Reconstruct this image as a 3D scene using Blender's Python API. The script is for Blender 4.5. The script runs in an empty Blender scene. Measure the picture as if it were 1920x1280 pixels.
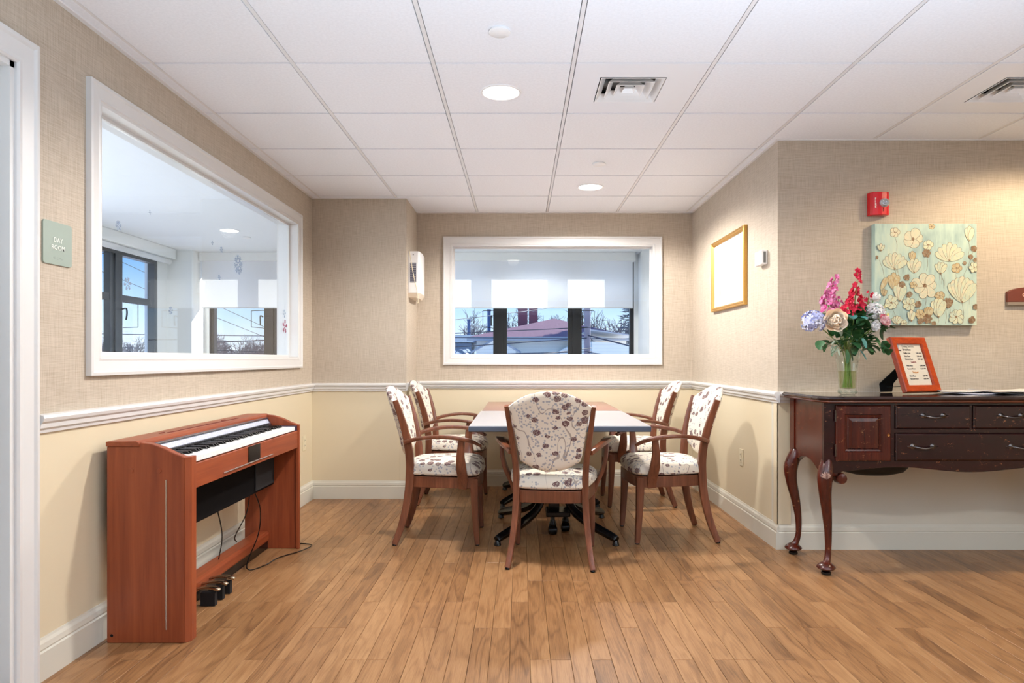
import bpy, math, random
from mathutils import Vector, Matrix
R = random.Random(7)
PI = math.pi
F = 1284.0; CZ = 1.12; VX = 976.0; VY = 673.0
HC = 2.41            # ceiling height
XL = -1.676          # left wall
XR = 1.518           # right side wall of the alcove
YB = 6.046           # back wall
YC = 5.503           # column front
XC = -0.917          # column side
YR = 4.04            # wall behind the sideboard

def at(px, py, y):   # pixel measured on the photograph -> real point at depth y
    return Vector(((px-VX)*y/F, y, CZ+(VY-py)*y/F))

# ------------------------------------------------------------------ camera, world, sun, big lights, exposure
S = bpy.context.scene
cam = bpy.data.cameras.new('camera'); co = bpy.data.objects.new('camera', cam)
S.collection.objects.link(co); S.camera = co
co.location = (0, 0, CZ); co.rotation_euler = (PI/2, 0, 0)
cam.sensor_width = 36; cam.lens = 36*F/1920
cam.shift_x = -(VX-960)/1920; cam.shift_y = (VY-640)/1920
cam.clip_end = 500; cam.clip_start = 0.05
S.view_settings.view_transform = 'Standard'; S.view_settings.look = 'None'
S.view_settings.gamma = 1; S.view_settings.use_curve_mapping = False
S.view_settings.exposure = 0.1

w = bpy.data.worlds.new('sky'); S.world = w; w.use_nodes = True
nt = w.node_tree; bgn = nt.nodes['Background']
tc = nt.nodes.new('ShaderNodeTexCoord'); sx_ = nt.nodes.new('ShaderNodeSeparateXYZ'); rmp = nt.nodes.new('ShaderNodeValToRGB')
nt.links.new(tc.outputs['Generated'], sx_.inputs[0])
cn = nt.nodes.new('ShaderNodeTexNoise'); cm = nt.nodes.new('ShaderNodeMapping'); cm.inputs['Scale'].default_value = (2, 2, 9)
nt.links.new(tc.outputs['Generated'], cm.inputs[0]); nt.links.new(cm.outputs[0], cn.inputs['Vector']); cn.inputs['Scale'].default_value = 1.6; cn.inputs['Detail'].default_value = 5
nt.links.new(sx_.outputs[2], rmp.inputs[0])
e = rmp.color_ramp.elements
for p_, c_ in ((.055, (.58, .78, .95, 1)), (.13, (.18, .43, .80, 1)), (.24, (.09, .30, .70, 1))): n_e = e.new(p_); n_e.color = c_
e[0].position = 0; e[0].color = (.92, .94, .97, 1); e[-1].position = 1; e[-1].color = (.06, .18, .52, 1)
cr = nt.nodes.new('ShaderNodeValToRGB'); cr.color_ramp.elements[0].position = .52; cr.color_ramp.elements[1].position = .8; cr.color_ramp.elements[1].color = (.5, .5, .5, 1)
nt.links.new(cn.outputs[0], cr.inputs[0])
mxw = nt.nodes.new('ShaderNodeMix'); mxw.data_type = 'RGBA'; nt.links.new(cr.outputs[0], mxw.inputs[0]); nt.links.new(rmp.outputs[0], mxw.inputs[6]); mxw.inputs[7].default_value = (.85, .9, .96, 1)
nt.links.new(mxw.outputs[2], bgn.inputs[0]); bgn.inputs[1].default_value = 1.3

def lamp(name, kind, loc, power, color=(1, 1, 1), size=None, direction=None, spot=None, blend=.5, radius=None):
    l = bpy.data.lights.new(name, kind); o = bpy.data.objects.new(name, l)
    S.collection.objects.link(o); o.location = loc
    l.energy = power; l.color = color
    if size:
        l.shape = 'RECTANGLE'; l.size, l.size_y = size
    if radius is not None: l.shadow_soft_size = radius
    if spot: l.spot_size = math.radians(spot); l.spot_blend = blend
    if direction is not None:
        o.rotation_euler = Vector(direction).to_track_quat('-Z', 'Y').to_euler()
    return o
sun = lamp('sun', 'SUN', (20, 30, 20), 9.5, (1, .95, .86), direction=(-1.2, -1, -.78)); sun.data.angle = .009
# fill lamps added out of view: upward for the ceiling, sideways from the right
lamp('ceiling_fill', 'AREA', (1.1, -.4, .35), 150, (.66, .83, 1), (2.8, 3.0), (-.12, .14, 1)).data.spread = math.radians(125)
lamp('fill_right', 'AREA', (4.9, -0.8, 1.7), 40, (.92, .96, 1), (3.0, 1.2), (-1, .6, 0))
# daylight of the unseen day-room windows (nearer end of its outer wall)
lamp('daylight_day_room', 'AREA', (-4.0, 3.2, 1.5), 75, (.86, .93, 1), (4.5, 1.4), (1, .15, .1))

# ------------------------------------------------------------------ materials
def lin(c):
    if isinstance(c, str): c = [int(c[i:i+2], 16) for i in (0, 2, 4)]
    return tuple((v/255/12.92 if v/255 <= .04045 else ((v/255+.055)/1.055)**2.4) for v in c) + (1,)
class N:
    def __init__(s, name):
        s.m = bpy.data.materials.new(name); s.m.use_nodes = True
        s.t = s.m.node_tree; s.b = s.t.nodes['Principled BSDF']; s.out = s.t.nodes['Material Output']
    def n(s, typ, **kw):
        nd = s.t.nodes.new('ShaderNode'+typ)
        for k, v in kw.items(): setattr(nd, k, v)
        return nd
    def l(s, a, b): s.t.links.new(a, b)
    def inp(s, nd, i, v):
        if hasattr(v, 'is_linked') or isinstance(v, bpy.types.NodeSocket): s.l(v, nd.inputs[i])
        else: nd.inputs[i].default_value = v
    def math(s, op, a, b=0.0, clamp=False):
        nd = s.n('Math', operation=op, use_clamp=clamp); s.inp(nd, 0, a); s.inp(nd, 1, b); return nd.outputs[0]
    def coord(s, kind='Object'): return s.n('TexCoord').outputs[kind]
    def mapv(s, v, scale=(1, 1, 1), loc=(0, 0, 0)):
        nd = s.n('Mapping'); s.l(v, nd.inputs[0]); s.inp(nd, 'Scale', scale); s.inp(nd, 'Location', loc); return nd.outputs[0]
    def noise(s, v, scale=5, detail=3, rough=.5, dist=0):
        nd = s.n('TexNoise'); s.l(v, nd.inputs['Vector'])
        nd.inputs['Scale'].default_value = scale; nd.inputs['Detail'].default_value = detail
        nd.inputs['Roughness'].default_value = rough; nd.inputs['Distortion'].default_value = dist
        return nd.outputs[0]
    def ramp(s, f, stops):
        nd = s.n('ValToRGB'); s.l(f, nd.inputs[0]); e = nd.color_ramp.elements
        while len(e) < len(stops): e.new(.5)
        for i, (p, c) in enumerate(stops):
            e[i].position = p; e[i].color = c if len(c) == 4 else tuple(c)+(1,)
        return nd.outputs[0]
    def mix(s, f, a, b, mode='MIX'):
        nd = s.n('Mix', data_type='RGBA', blend_type=mode)
        s.inp(nd, 0, f); s.inp(nd, 6, a); s.inp(nd, 7, b); return nd.outputs[2]
    def bump(s, h, strength=.2, dist=.002):
        nd = s.n('Bump'); s.l(h, nd.inputs['Height']); nd.inputs['Strength'].default_value = strength
        nd.inputs['Distance'].default_value = dist; s.l(nd.outputs[0], s.b.inputs['Normal'])
    def col(s, c): s.inp(s.b, 'Base Color', c)
    def set(s, **kw):
        for k, v in kw.items(): s.inp(s.b, k.replace('_', ' '), v)

def plain(name, c, rough=.5, metal=0, spec=.5, var=.04, scale=30, **kw):
    n = N(name); c = lin(c)
    f = n.noise(n.coord(), scale, 3)
    a = tuple(min(1, v*(1-var)) for v in c[:3])+(1,); b = tuple(min(1, v*(1+var)) for v in c[:3])+(1,)
    n.col(n.mix(f, a, b)); n.set(Roughness=rough, Metallic=metal, **{'Specular_IOR_Level': spec}); n.set(**kw)
    return n.m
def wood(name, light, dark, rough=.35, axis=2, freq=1.0, scratch=0, coat=0.0):
    n = N(name); sc = [26*freq]*3; sc[axis] = 2.2*freq
    v = n.coord(); v1 = n.mapv(v, sc)
    a = n.noise(v1, 1.3, 4, .6, .6)
    sc2 = [160*freq]*3; sc2[axis] = 6*freq
    b = n.noise(n.mapv(v, sc2), 1, 2)
    f = n.math('ADD', n.math('MULTIPLY', a, .75), n.math('MULTIPLY', b, .3))
    c = n.ramp(f, [(.3, lin(dark)), (.72, lin(light))])
    if scratch:
        g = n.noise(n.mapv(v, (18, 18, 26)), 1.6, 8, .85)
        g2 = n.math('GREATER_THAN', g, .635-scratch*.03)
        c = n.mix(n.math('MULTIPLY', g2, .5), c, lin('c98a5c'))
    n.col(c); n.set(Roughness=rough); n.set(**{'Coat_Weight': coat, 'Coat_Roughness': .12}); n.bump(b, .06, .001)
    return n.m
def wallpaper(name, c1, c2):
    n = N(name); v = n.coord('Generated') ; v = n.n('NewGeometry').outputs['Position']
    h = n.noise(n.mapv(v, (14, 14, 420)), 1, 3, .6)
    g = n.noise(n.mapv(v, (300, 300, 9)), 1, 3, .6)
    big = n.noise(v, 1.6, 2)
    f = n.math('ADD', n.math('MULTIPLY', h, .5), n.math('MULTIPLY', g, .5))
    c = n.ramp(f, [(.36, lin(c2)), (.62, lin(c1))])
    n.col(c); n.set(Roughness=.75, Specular_IOR_Level=.25); n.bump(f, .18, .0015)
    return n.m
def glassy(name, tint=(1, 1, 1), boost=1.0, rough=0.0):
    n = N(name); g = n.n('NewGeometry')
    d = n.n('VectorMath', operation='DOT_PRODUCT'); n.l(g.outputs['Incoming'], d.inputs[0]); n.l(g.outputs['Normal'], d.inputs[1])
    c = n.math('SUBTRACT', 1.0, n.math('ABSOLUTE', d.outputs['Value']), True)
    f = n.math('MULTIPLY', n.math('ADD', n.math('MULTIPLY', n.math('POWER', c, 5.0), .98), .02), boost, True)
    tr = n.n('BsdfTransparent'); tr.inputs[0].default_value = tuple(tint)+(1,)
    gl = n.n('BsdfGlossy'); gl.inputs['Roughness'].default_value = rough; gl.inputs[0].default_value = (1, 1, 1, 1)
    mx = n.n('MixShader'); n.l(f, mx.inputs[0]); n.l(tr.outputs[0], mx.inputs[1]); n.l(gl.outputs[0], mx.inputs[2])
    n.l(mx.outputs[0], n.out.inputs[0]); return n.m
def emit(name, c, s):
    n = N(name); n.col(lin(c)); n.set(Emission_Color=lin(c), Emission_Strength=s); return n.m
M = {}
M['paper'] = wallpaper('woven_wallpaper', 'cabeae', 'ada08e')
M['paint'] = plain('cream_wall_paint', 'dccfb2', .6, var=.015, scale=2)
M['trim'] = plain('white_trim_paint', 'dddddc', .3, var=.01)
M['base'] = plain('cream_skirting_paint', 'd6d3c6', .4, var=.02, scale=4)
M['white'] = plain('white_day_room_paint', 'eef0ee', .6, var=.01, scale=2)
M['dayceil'] = plain('day_room_ceiling_paint', 'eef2f6', .7, var=.01, scale=2)
M['grid'] = plain('ceiling_grid_metal', 'e8e8ea', .4, var=.01)
M['plenum'] = plain('ceiling_void', '8a8a8c', .9)
M['subfloor'] = plain('subfloor', '4a2c18', .9)
M['black'] = plain('black_paint', '0c0c0e', .25, var=.1)
M['blackmat'] = plain('black_felt', '121215', .8)
M['frameblack'] = plain('black_window_metal', '0c0b0c', .35, var=.2)
M['glass'] = glassy('window_glass', (.97, .985, 1), 1.0)
M['clear'] = glassy('vase_glass', (.93, .96, .95), 1.6)
M['water'] = glassy('vase_water', (.86, .86, .66), 1.0)
M['silver'] = plain('silver_metal', 'd8d8dc', .25, 1, var=.03)
M['pewter'] = plain('dark_pewter', '6a6664', .3, 1, var=.2, scale=60)
M['whiteplastic'] = plain('white_plastic', 'f2f2f2', .3, var=.01)
M['ivory'] = plain('ivory_plastic', 'e6dcc0', .35, var=.01)
M['lamp'] = emit('lamp_lens', 'fffdf6', 6.0)
M['chrome'] = plain('pedal_metal', 'b8aa96', .25, 1)
M['chairwood'] = wood('chair_wood', '875138', '57301f', .32, 2, 1.2, coat=.2)
M['chairwoodx'] = M['chairwood']
M['pianowood'] = wood('piano_cherry_laminate', 'a2522f', '7c361e', .38, 2, .6)
M['pianowoody'] = wood('piano_cherry_laminate_long', 'a2522f', '7c361e', .38, 1, .6)
M['mahog'] = wood('scuffed_mahogany', '5c2214', '2c0d0a', .25, 2, 1.0, scratch=.6, coat=.12)
M['mahogx'] = wood('scuffed_mahogany_long', '351010', '150507', .26, 0, 1.0, scratch=.6, coat=.12)
M['mahogtop'] = wood('polished_dark_top', '2c1414', '160a0c', .08, 0, .8, coat=.6)
M['frameorange'] = wood('orange_stained_frame', 'c8501e', '96300f', .3, 0, 1.5)
M['gold'] = plain('gilt_frame', 'c69a52', .35, .75, var=.25, scale=220)

def fabric():
    n = N('floral_upholstery'); v = n.coord()
    # print lies along the cloth: use x and (z - y) so it works on seat and back
    sx = n.n('SeparateXYZ'); n.l(v, sx.inputs[0])
    q = n.math('SUBTRACT', sx.outputs[2], sx.outputs[1])
    uv = v
    base = lin('e4dccd')
    c = base
    # stems: thin contour lines of a slow noise
    nz = n.noise(n.mapv(uv, (9, 6, 3.5), (3, 1, 0)), 1, 1)
    st = n.math('LESS_THAN', n.math('ABSOLUTE', n.math('SUBTRACT', nz, .5)), .006)
    c1 = n.mix(n.math('MULTIPLY', st, .6), c, lin('7b6a66'))
    # pale grey-blue dots
    def blobs(scale, thr, loc, rnd=1.0):
        vo = n.n('TexVoronoi', voronoi_dimensions='3D', feature='F1'); n.l(n.mapv(uv, (1, 1, 1), loc), vo.inputs['Vector'])
        vo.inputs['Scale'].default_value = scale; vo.inputs['Randomness'].default_value = rnd
        sc = n.n('SeparateColor'); n.l(vo.outputs['Color'], sc.inputs[0])
        return vo, n.math('LESS_THAN', vo.outputs['Distance'], thr), sc
    vo, m, sc = blobs(60, .36, (.3, .2, 0))
    clump = n.math('GREATER_THAN', n.noise(n.mapv(uv, (9, 9, 7), (7, 4, 0)), 1, 1), .47)
    c2 = n.mix(n.math('MULTIPLY', n.math('MULTIPLY', m, clump), .75), c1, lin('9499a6'))
    # maroon blossoms
    dis = n.n('VectorMath', operation='ADD'); n.l(uv, dis.inputs[0])
    nn = n.n('TexNoise'); n.l(uv, nn.inputs['Vector']); nn.inputs['Scale'].default_value = 90
    s2 = n.n('VectorMath', operation='SCALE'); n.l(nn.outputs['Color'], s2.inputs[0]); s2.inputs['Scale'].default_value = .009
    n.l(s2.outputs[0], dis.inputs[1])
    vo = n.n('TexVoronoi', voronoi_dimensions='3D', feature='F1'); n.l(n.mapv(dis.outputs[0], (1, 1, 1.25), (.1, .7, 0)), vo.inputs['Vector'])
    vo.inputs['Scale'].default_value = 19; vo.inputs['Randomness'].default_value = 1
    sc = n.n('SeparateColor'); n.l(vo.outputs['Color'], sc.inputs[0])
    m1 = n.math('LESS_THAN', vo.outputs['Distance'], .40)
    keep = n.math('GREATER_THAN', sc.outputs[0], .45)
    streak = n.math('GREATER_THAN', n.noise(n.mapv(uv, (420, 420, 110)), 1, 2), .45)
    mm = n.math('MULTIPLY', n.math('MULTIPLY', m1, keep), n.math('ADD', n.math('MULTIPLY', streak, .55), .38))
    c3 = n.mix(mm, c2, lin('5a3038'))
    n.col(c3); n.set(Roughness=.85, Specular_IOR_Level=.15)
    wv = n.noise(n.mapv(v, (900, 900, 900)), 1, 1); n.bump(wv, .1, .0008)
    return n.m
M['fabric'] = fabric()

def plankmat():
    n = N('oak_plank'); v = n.coord()
    oi = n.n('ObjectInfo').outputs['Random']; ri = n.n('NewGeometry').outputs['Random Per Island']
    rnd = n.math('FRACT', n.math('ADD', n.math('MULTIPLY', oi, 7.31), ri))
    off = n.n('CombineXYZ'); n.l(n.math('MULTIPLY', rnd, 37.0), off.inputs[0]); n.l(n.math('MULTIPLY', rnd, 91.0), off.inputs[1])
    va = n.n('VectorMath', operation='ADD'); n.l(v, va.inputs[0]); n.l(off.outputs[0], va.inputs[1]); p = va.outputs[0]
    a = n.noise(n.mapv(p, (11, 1.5, 1)), 1, 2, .5, .3)
    rings = n.math('SINE', n.math('MULTIPLY', a, 48.0))
    r2 = n.math('POWER', n.math('ADD', n.math('MULTIPLY', rings, .5), .5), 2.2)
    fine = n.noise(n.mapv(p, (260, 7, 1)), 1, 4, .75)
    broad = n.noise(n.mapv(p, (9, .8, 1)), 1, 2)
    f = n.math('ADD', n.math('MULTIPLY', r2, .12), n.math('MULTIPLY', fine, .68))
    f = n.math('ADD', f, n.math('MULTIPLY', broad, .42))
    f = n.math('ADD', f, n.math('MULTIPLY', n.math('SUBTRACT', rnd, .5), .15))
    c = n.ramp(f, [(.36, lin('ae855c')), (.58, lin('966c46')), (.86, lin('5f3f26'))])
    n.col(c); n.set(Roughness=.36, Specular_IOR_Level=.45); n.bump(fine, .05, .0006)
    return n.m
M['plank'] = plankmat()
def tilemat():
    n = N('ceiling_tile_board'); v = n.coord()
    f = n.noise(v, 90, 4, .7); oi = n.n('ObjectInfo').outputs['Random']
    c = n.ramp(f, [(.3, lin('eceff5')), (.7, lin('f6f9ff'))])
    n.col(c); n.set(Roughness=.85, Specular_IOR_Level=.1); n.bump(f, .12, .001)
    return n.m
M['tile'] = tilemat()
def shademat():
    n = N('roller_shade_cloth')
    d = n.n('BsdfDiffuse'); d.inputs[0].default_value = (.93, .94, .95, 1)
    t = n.n('BsdfTranslucent'); t.inputs[0].default_value = (.95, .95, .94, 1)
    mx = n.n('MixShader'); mx.inputs[0].default_value = .5
    n.l(d.outputs[0], mx.inputs[1]); n.l(t.outputs[0], mx.inputs[2]); n.l(mx.outputs[0], n.out.inputs[0]); return n.m
M['shade'] = shademat()
def leafm(name, c): return plain(name, c, .45, var=.25, scale=60)
M['leaf'] = leafm('dark_green_leaf', '3d7043'); M['teal'] = leafm('teal_leaf', '3f8482'); M['dusty'] = leafm('silver_green_leaf', '93a594')
M['stem'] = leafm('green_stem', '6f8d3e')

# ------------------------------------------------------------------ mesh helpers
C = S.collection
ORG = {}
class MB:
    def __init__(s): s.v = []; s.f = []; s.m = []; s.sm = []
    def add(s, vs, fs, mat=0, smooth=False):
        o = len(s.v); s.v += [tuple(v) for v in vs]
        for f in fs: s.f.append([o+i for i in f]); s.m.append(mat); s.sm.append(smooth)
        return s
    def box(s, x0, x1, y0, y1, z0, z1, mat=0):
        x0, x1 = sorted((x0, x1)); y0, y1 = sorted((y0, y1)); z0, z1 = sorted((z0, z1))
        vs = [(x, y, z) for z in (z0, z1) for y in (y0, y1) for x in (x0, x1)]
        return s.add(vs, [(0, 2, 3, 1), (4, 5, 7, 6), (0, 1, 5, 4), (2, 6, 7, 3), (0, 4, 6, 2), (1, 3, 7, 5)], mat)
    def loft(s, secs, mat=0, smooth=True, closed=True, caps=True):
        n = len(secs[0]); vs = [p for q in secs for p in q]; fs = []
        for i in range(len(secs)-1):
            for j in range(n if closed else n-1):
                k = (j+1) % n
                fs.append((i*n+j, i*n+k, (i+1)*n+k, (i+1)*n+j))
        s.add(vs, fs, mat, smooth)
        if caps and closed:
            o = len(s.v)-len(vs)
            s.f.append([o+j for j in range(n)][::-1]); s.m.append(mat); s.sm.append(False)
            s.f.append([o+(len(secs)-1)*n+j for j in range(n)]); s.m.append(mat); s.sm.append(False)
        return s
    def sweep(s, pts, sizes, up=(0, 0, 1), n=8, sq=0.0, mat=0, sub=4, smooth=True, side=None):
        """tapered beam: sizes = (width, height) per point; sq>0 gives a rounded-square section"""
        P = [Vector(p) for p in pts]
        if not isinstance(sizes, list): sizes = [sizes]*len(P)
        sizes = [(a, a) if not isinstance(a, tuple) else a for a in sizes]
        Q = []; Z = []
        for i in range(len(P)-1):
            p0 = P[max(i-1, 0)]; p1 = P[i]; p2 = P[i+1]; p3 = P[min(i+2, len(P)-1)]
            k = sub if len(P) > 2 else 1
            for j in range(k):
                t = j/k
                Q.append(.5*((2*p1)+(-p0+p2)*t+(2*p0-5*p1+4*p2-p3)*t*t+(-p0+3*p1-3*p2+p3)*t**3))
                Z.append(tuple(sizes[i][a]*(1-t)+sizes[i+1][a]*t for a in (0, 1)))
        Q.append(P[-1]); Z.append(sizes[-1])
        secs = []
        for i, q in enumerate(Q):
            t = (Q[min(i+1, len(Q)-1)]-Q[max(i-1, 0)]).normalized()
            if side is not None:
                u = Vector(side); u = (u-t*u.dot(t)).normalized()
                v = t.cross(u)
            else:
                if i == 0:
                    u = t.cross(Vector(up))
                    if u.length < .2: u = Vector((1, 0, 0)); u = u-t*u.dot(t)
                else: u = pu-t*pu.dot(t)
                u.normalize(); pu = u.copy(); v = u.cross(t)
            a, b = Z[i][0]/2, Z[i][1]/2; sec = []
            if sq:
                r = min(a, b)*(1-sq)
                for cx, cy, a0 in ((1, 1, 0), (-1, 1, 90), (-1, -1, 180), (1, -1, 270)):
                    for da in (0, 45, 90):
                        an = math.radians(a0+da)
                        sec.append(q+u*(cx*(a-r)+r*math.cos(an))+v*(cy*(b-r)+r*math.sin(an)))
            else:
                for j in range(n):
                    an = 2*PI*j/n; sec.append(q+u*a*math.cos(an)+v*b*math.sin(an))
            secs.append(sec)
        return s.loft(secs, mat, smooth)
    def lathe(s, prof, c=(0, 0, 0), axis='z', n=24, mat=0, smooth=True, caps=True):
        secs = []
        for r, h in prof:
            sec = []
            for j in range(n):
                an = 2*PI*j/n; a, b = r*math.cos(an), r*math.sin(an)
                p = {'z': (a, b, h), 'y': (a, h, b), 'x': (h, a, b)}[axis]
                sec.append(Vector(p)+Vector(c))
            secs.append(sec)
        return s.loft(secs, mat, smooth, True, caps)
    def prism(s, poly, fn, a, b, mat=0, smooth=False):
        return s.loft([[Vector(fn(p, q, a)) for p, q in poly], [Vector(fn(p, q, b)) for p, q in poly]], mat, smooth)
    def rings(s, fn, x0, x1, z0, z1, prof, mat=0, fill=False, back=True):
        """nested rectangles: prof = (inset, height)"""
        secs = []
        for i, h in prof:
            secs.append([Vector(fn(x0+i, z0+i, h)), Vector(fn(x1-i, z0+i, h)), Vector(fn(x1-i, z1-i, h)), Vector(fn(x0+i, z1-i, h))])
        s.loft(secs, mat, False, True, False)
        o = len(s.v)-4
        if fill: s.f.append([o, o+1, o+2, o+3]); s.m.append(mat); s.sm.append(False)
        return s
    def pillow(s, outline, fn, tf, tb, c=(0, 0), p=3.0, rings=7, mat=0):
        """closed cushion over a 2D outline; fn(u,v,h)->point"""
        fr = [0]+[1-(1-i/rings)**1.9 for i in range(1, rings+1)]
        secs = []
        n = len(outline)
        def ring(f, T, sg):
            h = T*(max(0, 1-f**p))**(1/p)*sg
            return [Vector(fn(c[0]+(u-c[0])*(f if f > 0 else .001), c[1]+(v-c[1])*(f if f > 0 else .001), h)) for u, v in outline]
        for f in fr[:-1]: secs.append(ring(f, tf, 1))
        secs.append(ring(1, tf, 1))
        for f in fr[:-1][::-1]: secs.append(ring(f, tb, -1))
        return s.loft(secs, mat, True, True, True)
    def build(s, name, mats, parent=None, loc=None, bevel=0, label=None, sharp=40):
        if not isinstance(mats, (list, tuple)): mats = [mats]
        if parent is not None: org = ORG.get(parent.name, Vector((0, 0, 0)))
        elif loc is not None: org = Vector(loc)
        else:
            xs = [v[0] for v in s.v]; ys = [v[1] for v in s.v]; zs = [v[2] for v in s.v]
            org = Vector(((min(xs)+max(xs))/2, (min(ys)+max(ys))/2, min(zs)))
        me = bpy.data.meshes.new(name)
        me.from_pydata([tuple(Vector(v)-org) for v in s.v], [], s.f)
        for m in mats: me.materials.append(M[m] if isinstance(m, str) else m)
        me.polygons.foreach_set('material_index', s.m); me.polygons.foreach_set('use_smooth', s.sm)
        import bmesh
        bm = bmesh.new(); bm.from_mesh(me); bmesh.ops.recalc_face_normals(bm, faces=bm.faces); bm.to_mesh(me); bm.free()
        if any(s.sm): me.set_sharp_from_angle(angle=math.radians(sharp))
        me.update()
        o = bpy.data.objects.new(name, me); C.objects.link(o)
        if parent is not None: o.parent = parent; ORG[o.name] = org
        else: o.location = org; ORG[o.name] = org
        if bevel:
            b = o.modifiers.new('bevel', 'BEVEL'); b.width = bevel; b.segments = 2; b.limit_method = 'ANGLE'
        if label: o['label'] = label
        return o
def tag(o, label=None, cat=None, group=None, kind=None):
    if label: o['label'] = label
    if cat: o['category'] = cat
    if group: o['group'] = group
    if kind: o['kind'] = kind
    return o
def thing(name, loc, label, cat, group=None):
    o = bpy.data.objects.new(name, None); C.objects.link(o); o.location = loc; o.empty_display_size = .05
    ORG[o.name] = Vector(loc); return tag(o, label, cat, group)
def struct(o, label=None):
    o['kind'] = 'structure'
    if label: o['label'] = label
    return o
def text_into(mb, body, size, fn, mat=0, depth=.0008, align='CENTER', bold=0.0):
    cu = bpy.data.curves.new('t', 'FONT'); cu.body = body; cu.size = size; cu.extrude = depth/2; cu.align_x = align; cu.offset = bold
    cu.resolution_u = 2
    ob = bpy.data.objects.new('t', cu); C.objects.link(ob)
    dg = bpy.context.evaluated_depsgraph_get(); me = bpy.data.meshes.new_from_object(ob.evaluated_get(dg))
    mb.add([fn(v.co.x, v.co.y, v.co.z) for v in me.vertices], [tuple(p.vertices) for p in me.polygons], mat)
    bpy.data.objects.remove(ob); bpy.data.curves.remove(cu); bpy.data.meshes.remove(me)
def copy_tree(o, parent=None):
    c = o.copy(); C.objects.link(c)
    if parent is not None: c.parent = parent
    for ch in o.children: copy_tree(ch, c)
    return c

# ================================================================== ROOM SHELL
def inview(x, y, z, m=20):
    if y < .3: return False
    px = VX+x*F/y; py = VY-(z-CZ)*F/y
    return -m < px < 1920+m and -m < py < 1280+m
floor = struct(MB().box(-4.3, 5.1, -3.1, 8.6, -.25, -.012).build('floor', 'subfloor', loc=(0, 0, 0)), 'light oak strip flooring laid lengthwise')
PW, PL, PX0 = .0762, .9144, -.0406
def ymax(x):
    if x < XC: return YC
    return YB if x < XR else YR
cache = {}
rest = MB(); vis = []
rr = random.Random(3)
cols = []
for i in range(-23, 68):
    a, b = max(PX0+i*PW, XL), min(PX0+(i+1)*PW, 5.0)
    br_ = [a]+[q for q in (XC, XR) if a < q < b]+[b]
    cols += list(zip(br_, br_[1:]))
for a, b in cols:
    if b-a < .002: continue
    xm = (a+b)/2; ym = ymax(xm)
    off = rr.choice([0, 1, 2])*.3048
    y = 2.551-PL*7+off
    while y < ym:
        c, d = max(y, -3.0), min(y+PL, ym)
        y += PL
        if d-c < .01: continue
        dist = math.hypot(xm, (c+d)/2)
        v = any(inview(xx, yy, 0, 5) for xx in (a, b) for yy in (c, (c+d)/2, d))
        vis.append((0 if v else 1, dist, a, b, c, d))
vis.sort()
for k, (nv, dist, a, b, c, d) in enumerate(vis):
    g = .0006
    if nv == 0 and k < 300:
        key = (round(b-a, 4), round(d-c, 4))
        if key not in cache:
            ww, ll = (b-a)/2-g, (d-c)/2-g; e = .0008
            mb = MB(); mb.loft([[Vector((sx*ww, sy*ll, -.012)) for sx, sy in ((-1, -1), (1, -1), (1, 1), (-1, 1))],
                                [Vector((sx*ww, sy*ll, -e)) for sx, sy in ((-1, -1), (1, -1), (1, 1), (-1, 1))],
                                [Vector((sx*(ww-e), sy*(ll-e), 0)) for sx, sy in ((-1, -1), (1, -1), (1, 1), (-1, 1))]], 0, False)
            o = mb.build('plank', 'plank', loc=(0, 0, 0)); cache[key] = o.data
        else:
            o = bpy.data.objects.new('plank', cache[key]); C.objects.link(o)
        o.location = ((a+b)/2, (c+d)/2, 0); o.parent = floor
    else: rest.box(a+g, b-g, c+g, d-g, -.012, 0)
r = rest.build('planks', 'plank', parent=floor); r['kind'] = 'stuff'

def wallmesh(name, boxes, mats, matfn, label=None):
    """boxes cut at the dado height; matfn(normal, centre) -> material slot"""
    mb = MB()
    for (x0, x1, y0, y1, z0, z1) in boxes:
        for a, b in ((z0, min(z1, .89)), (max(z0, .89), z1)):
            if b-a > 1e-4: mb.box(x0, x1, y0, y1, a, b)
    o = mb.build(name, mats, loc=(0, 0, 0))
    for p in o.data.polygons: p.material_index = matfn(p.normal, p.center)
    return struct(o, label)
def paintfn(dayroom):   # 0 paper 1 paint 2 dayroom white
    def f(n, c):
        if dayroom(n, c): return 2
        return 0 if c.z > .89 else 1
    return f
WT = XL-.135
WIN_L = (2.71, 5.135, 1.125, 2.14)
dz0, dz1, dy0, dy1 = 0, 2.10, 1.28, 2.262
wallmesh('wall_left', [(WT, XL, dy1, WIN_L[0], 0, HC), (WT, XL, WIN_L[0], WIN_L[1], 0, WIN_L[2]), (WT, XL, WIN_L[0], WIN_L[1], WIN_L[3], HC),
                       (WT, XL, WIN_L[1], YC+.3, 0, HC), (WT, XL, dy0, dy1, dz1, HC), (WT, XL, -3, dy0, 0, HC)],
         ['paper', 'paint', 'white'], paintfn(lambda n, c: n.x < -.5 or abs(n.y) > .5 or abs(n.z) > .5), 'left wall, woven beige wallpaper over cream paint')
wallmesh('wall_column', [(XL, XC, YC, YB+.14, 0, HC)], ['paper', 'paint', 'white'], paintfn(lambda n, c: n.y > .5), 'boxed-out wall corner left of the back window')
WB = (-.612, 1.177, 1.139, 2.128)
wallmesh('wall_back', [(XC, WB[0], YB, YB+.14, 0, HC), (WB[1], XR+.1, YB, YB+.14, 0, HC), (WB[0], WB[1], YB, YB+.14, 0, WB[2]), (WB[0], WB[1], YB, YB+.14, WB[3], HC)],
         ['paper', 'paint', 'white'], paintfn(lambda n, c: n.y > .5 or abs(n.z) > .5 or (abs(n.x) > .5 and WB[0]-.01 < c.x < WB[1]+.01)), 'back wall around the wide window')
wallmesh('wall_right', [(XR, XR+.16, YR+.1, YB, 0, HC)], ['paper', 'paint', 'white'], paintfn(lambda n, c: n.x > .5), 'short side wall right of the dining table')
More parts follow.
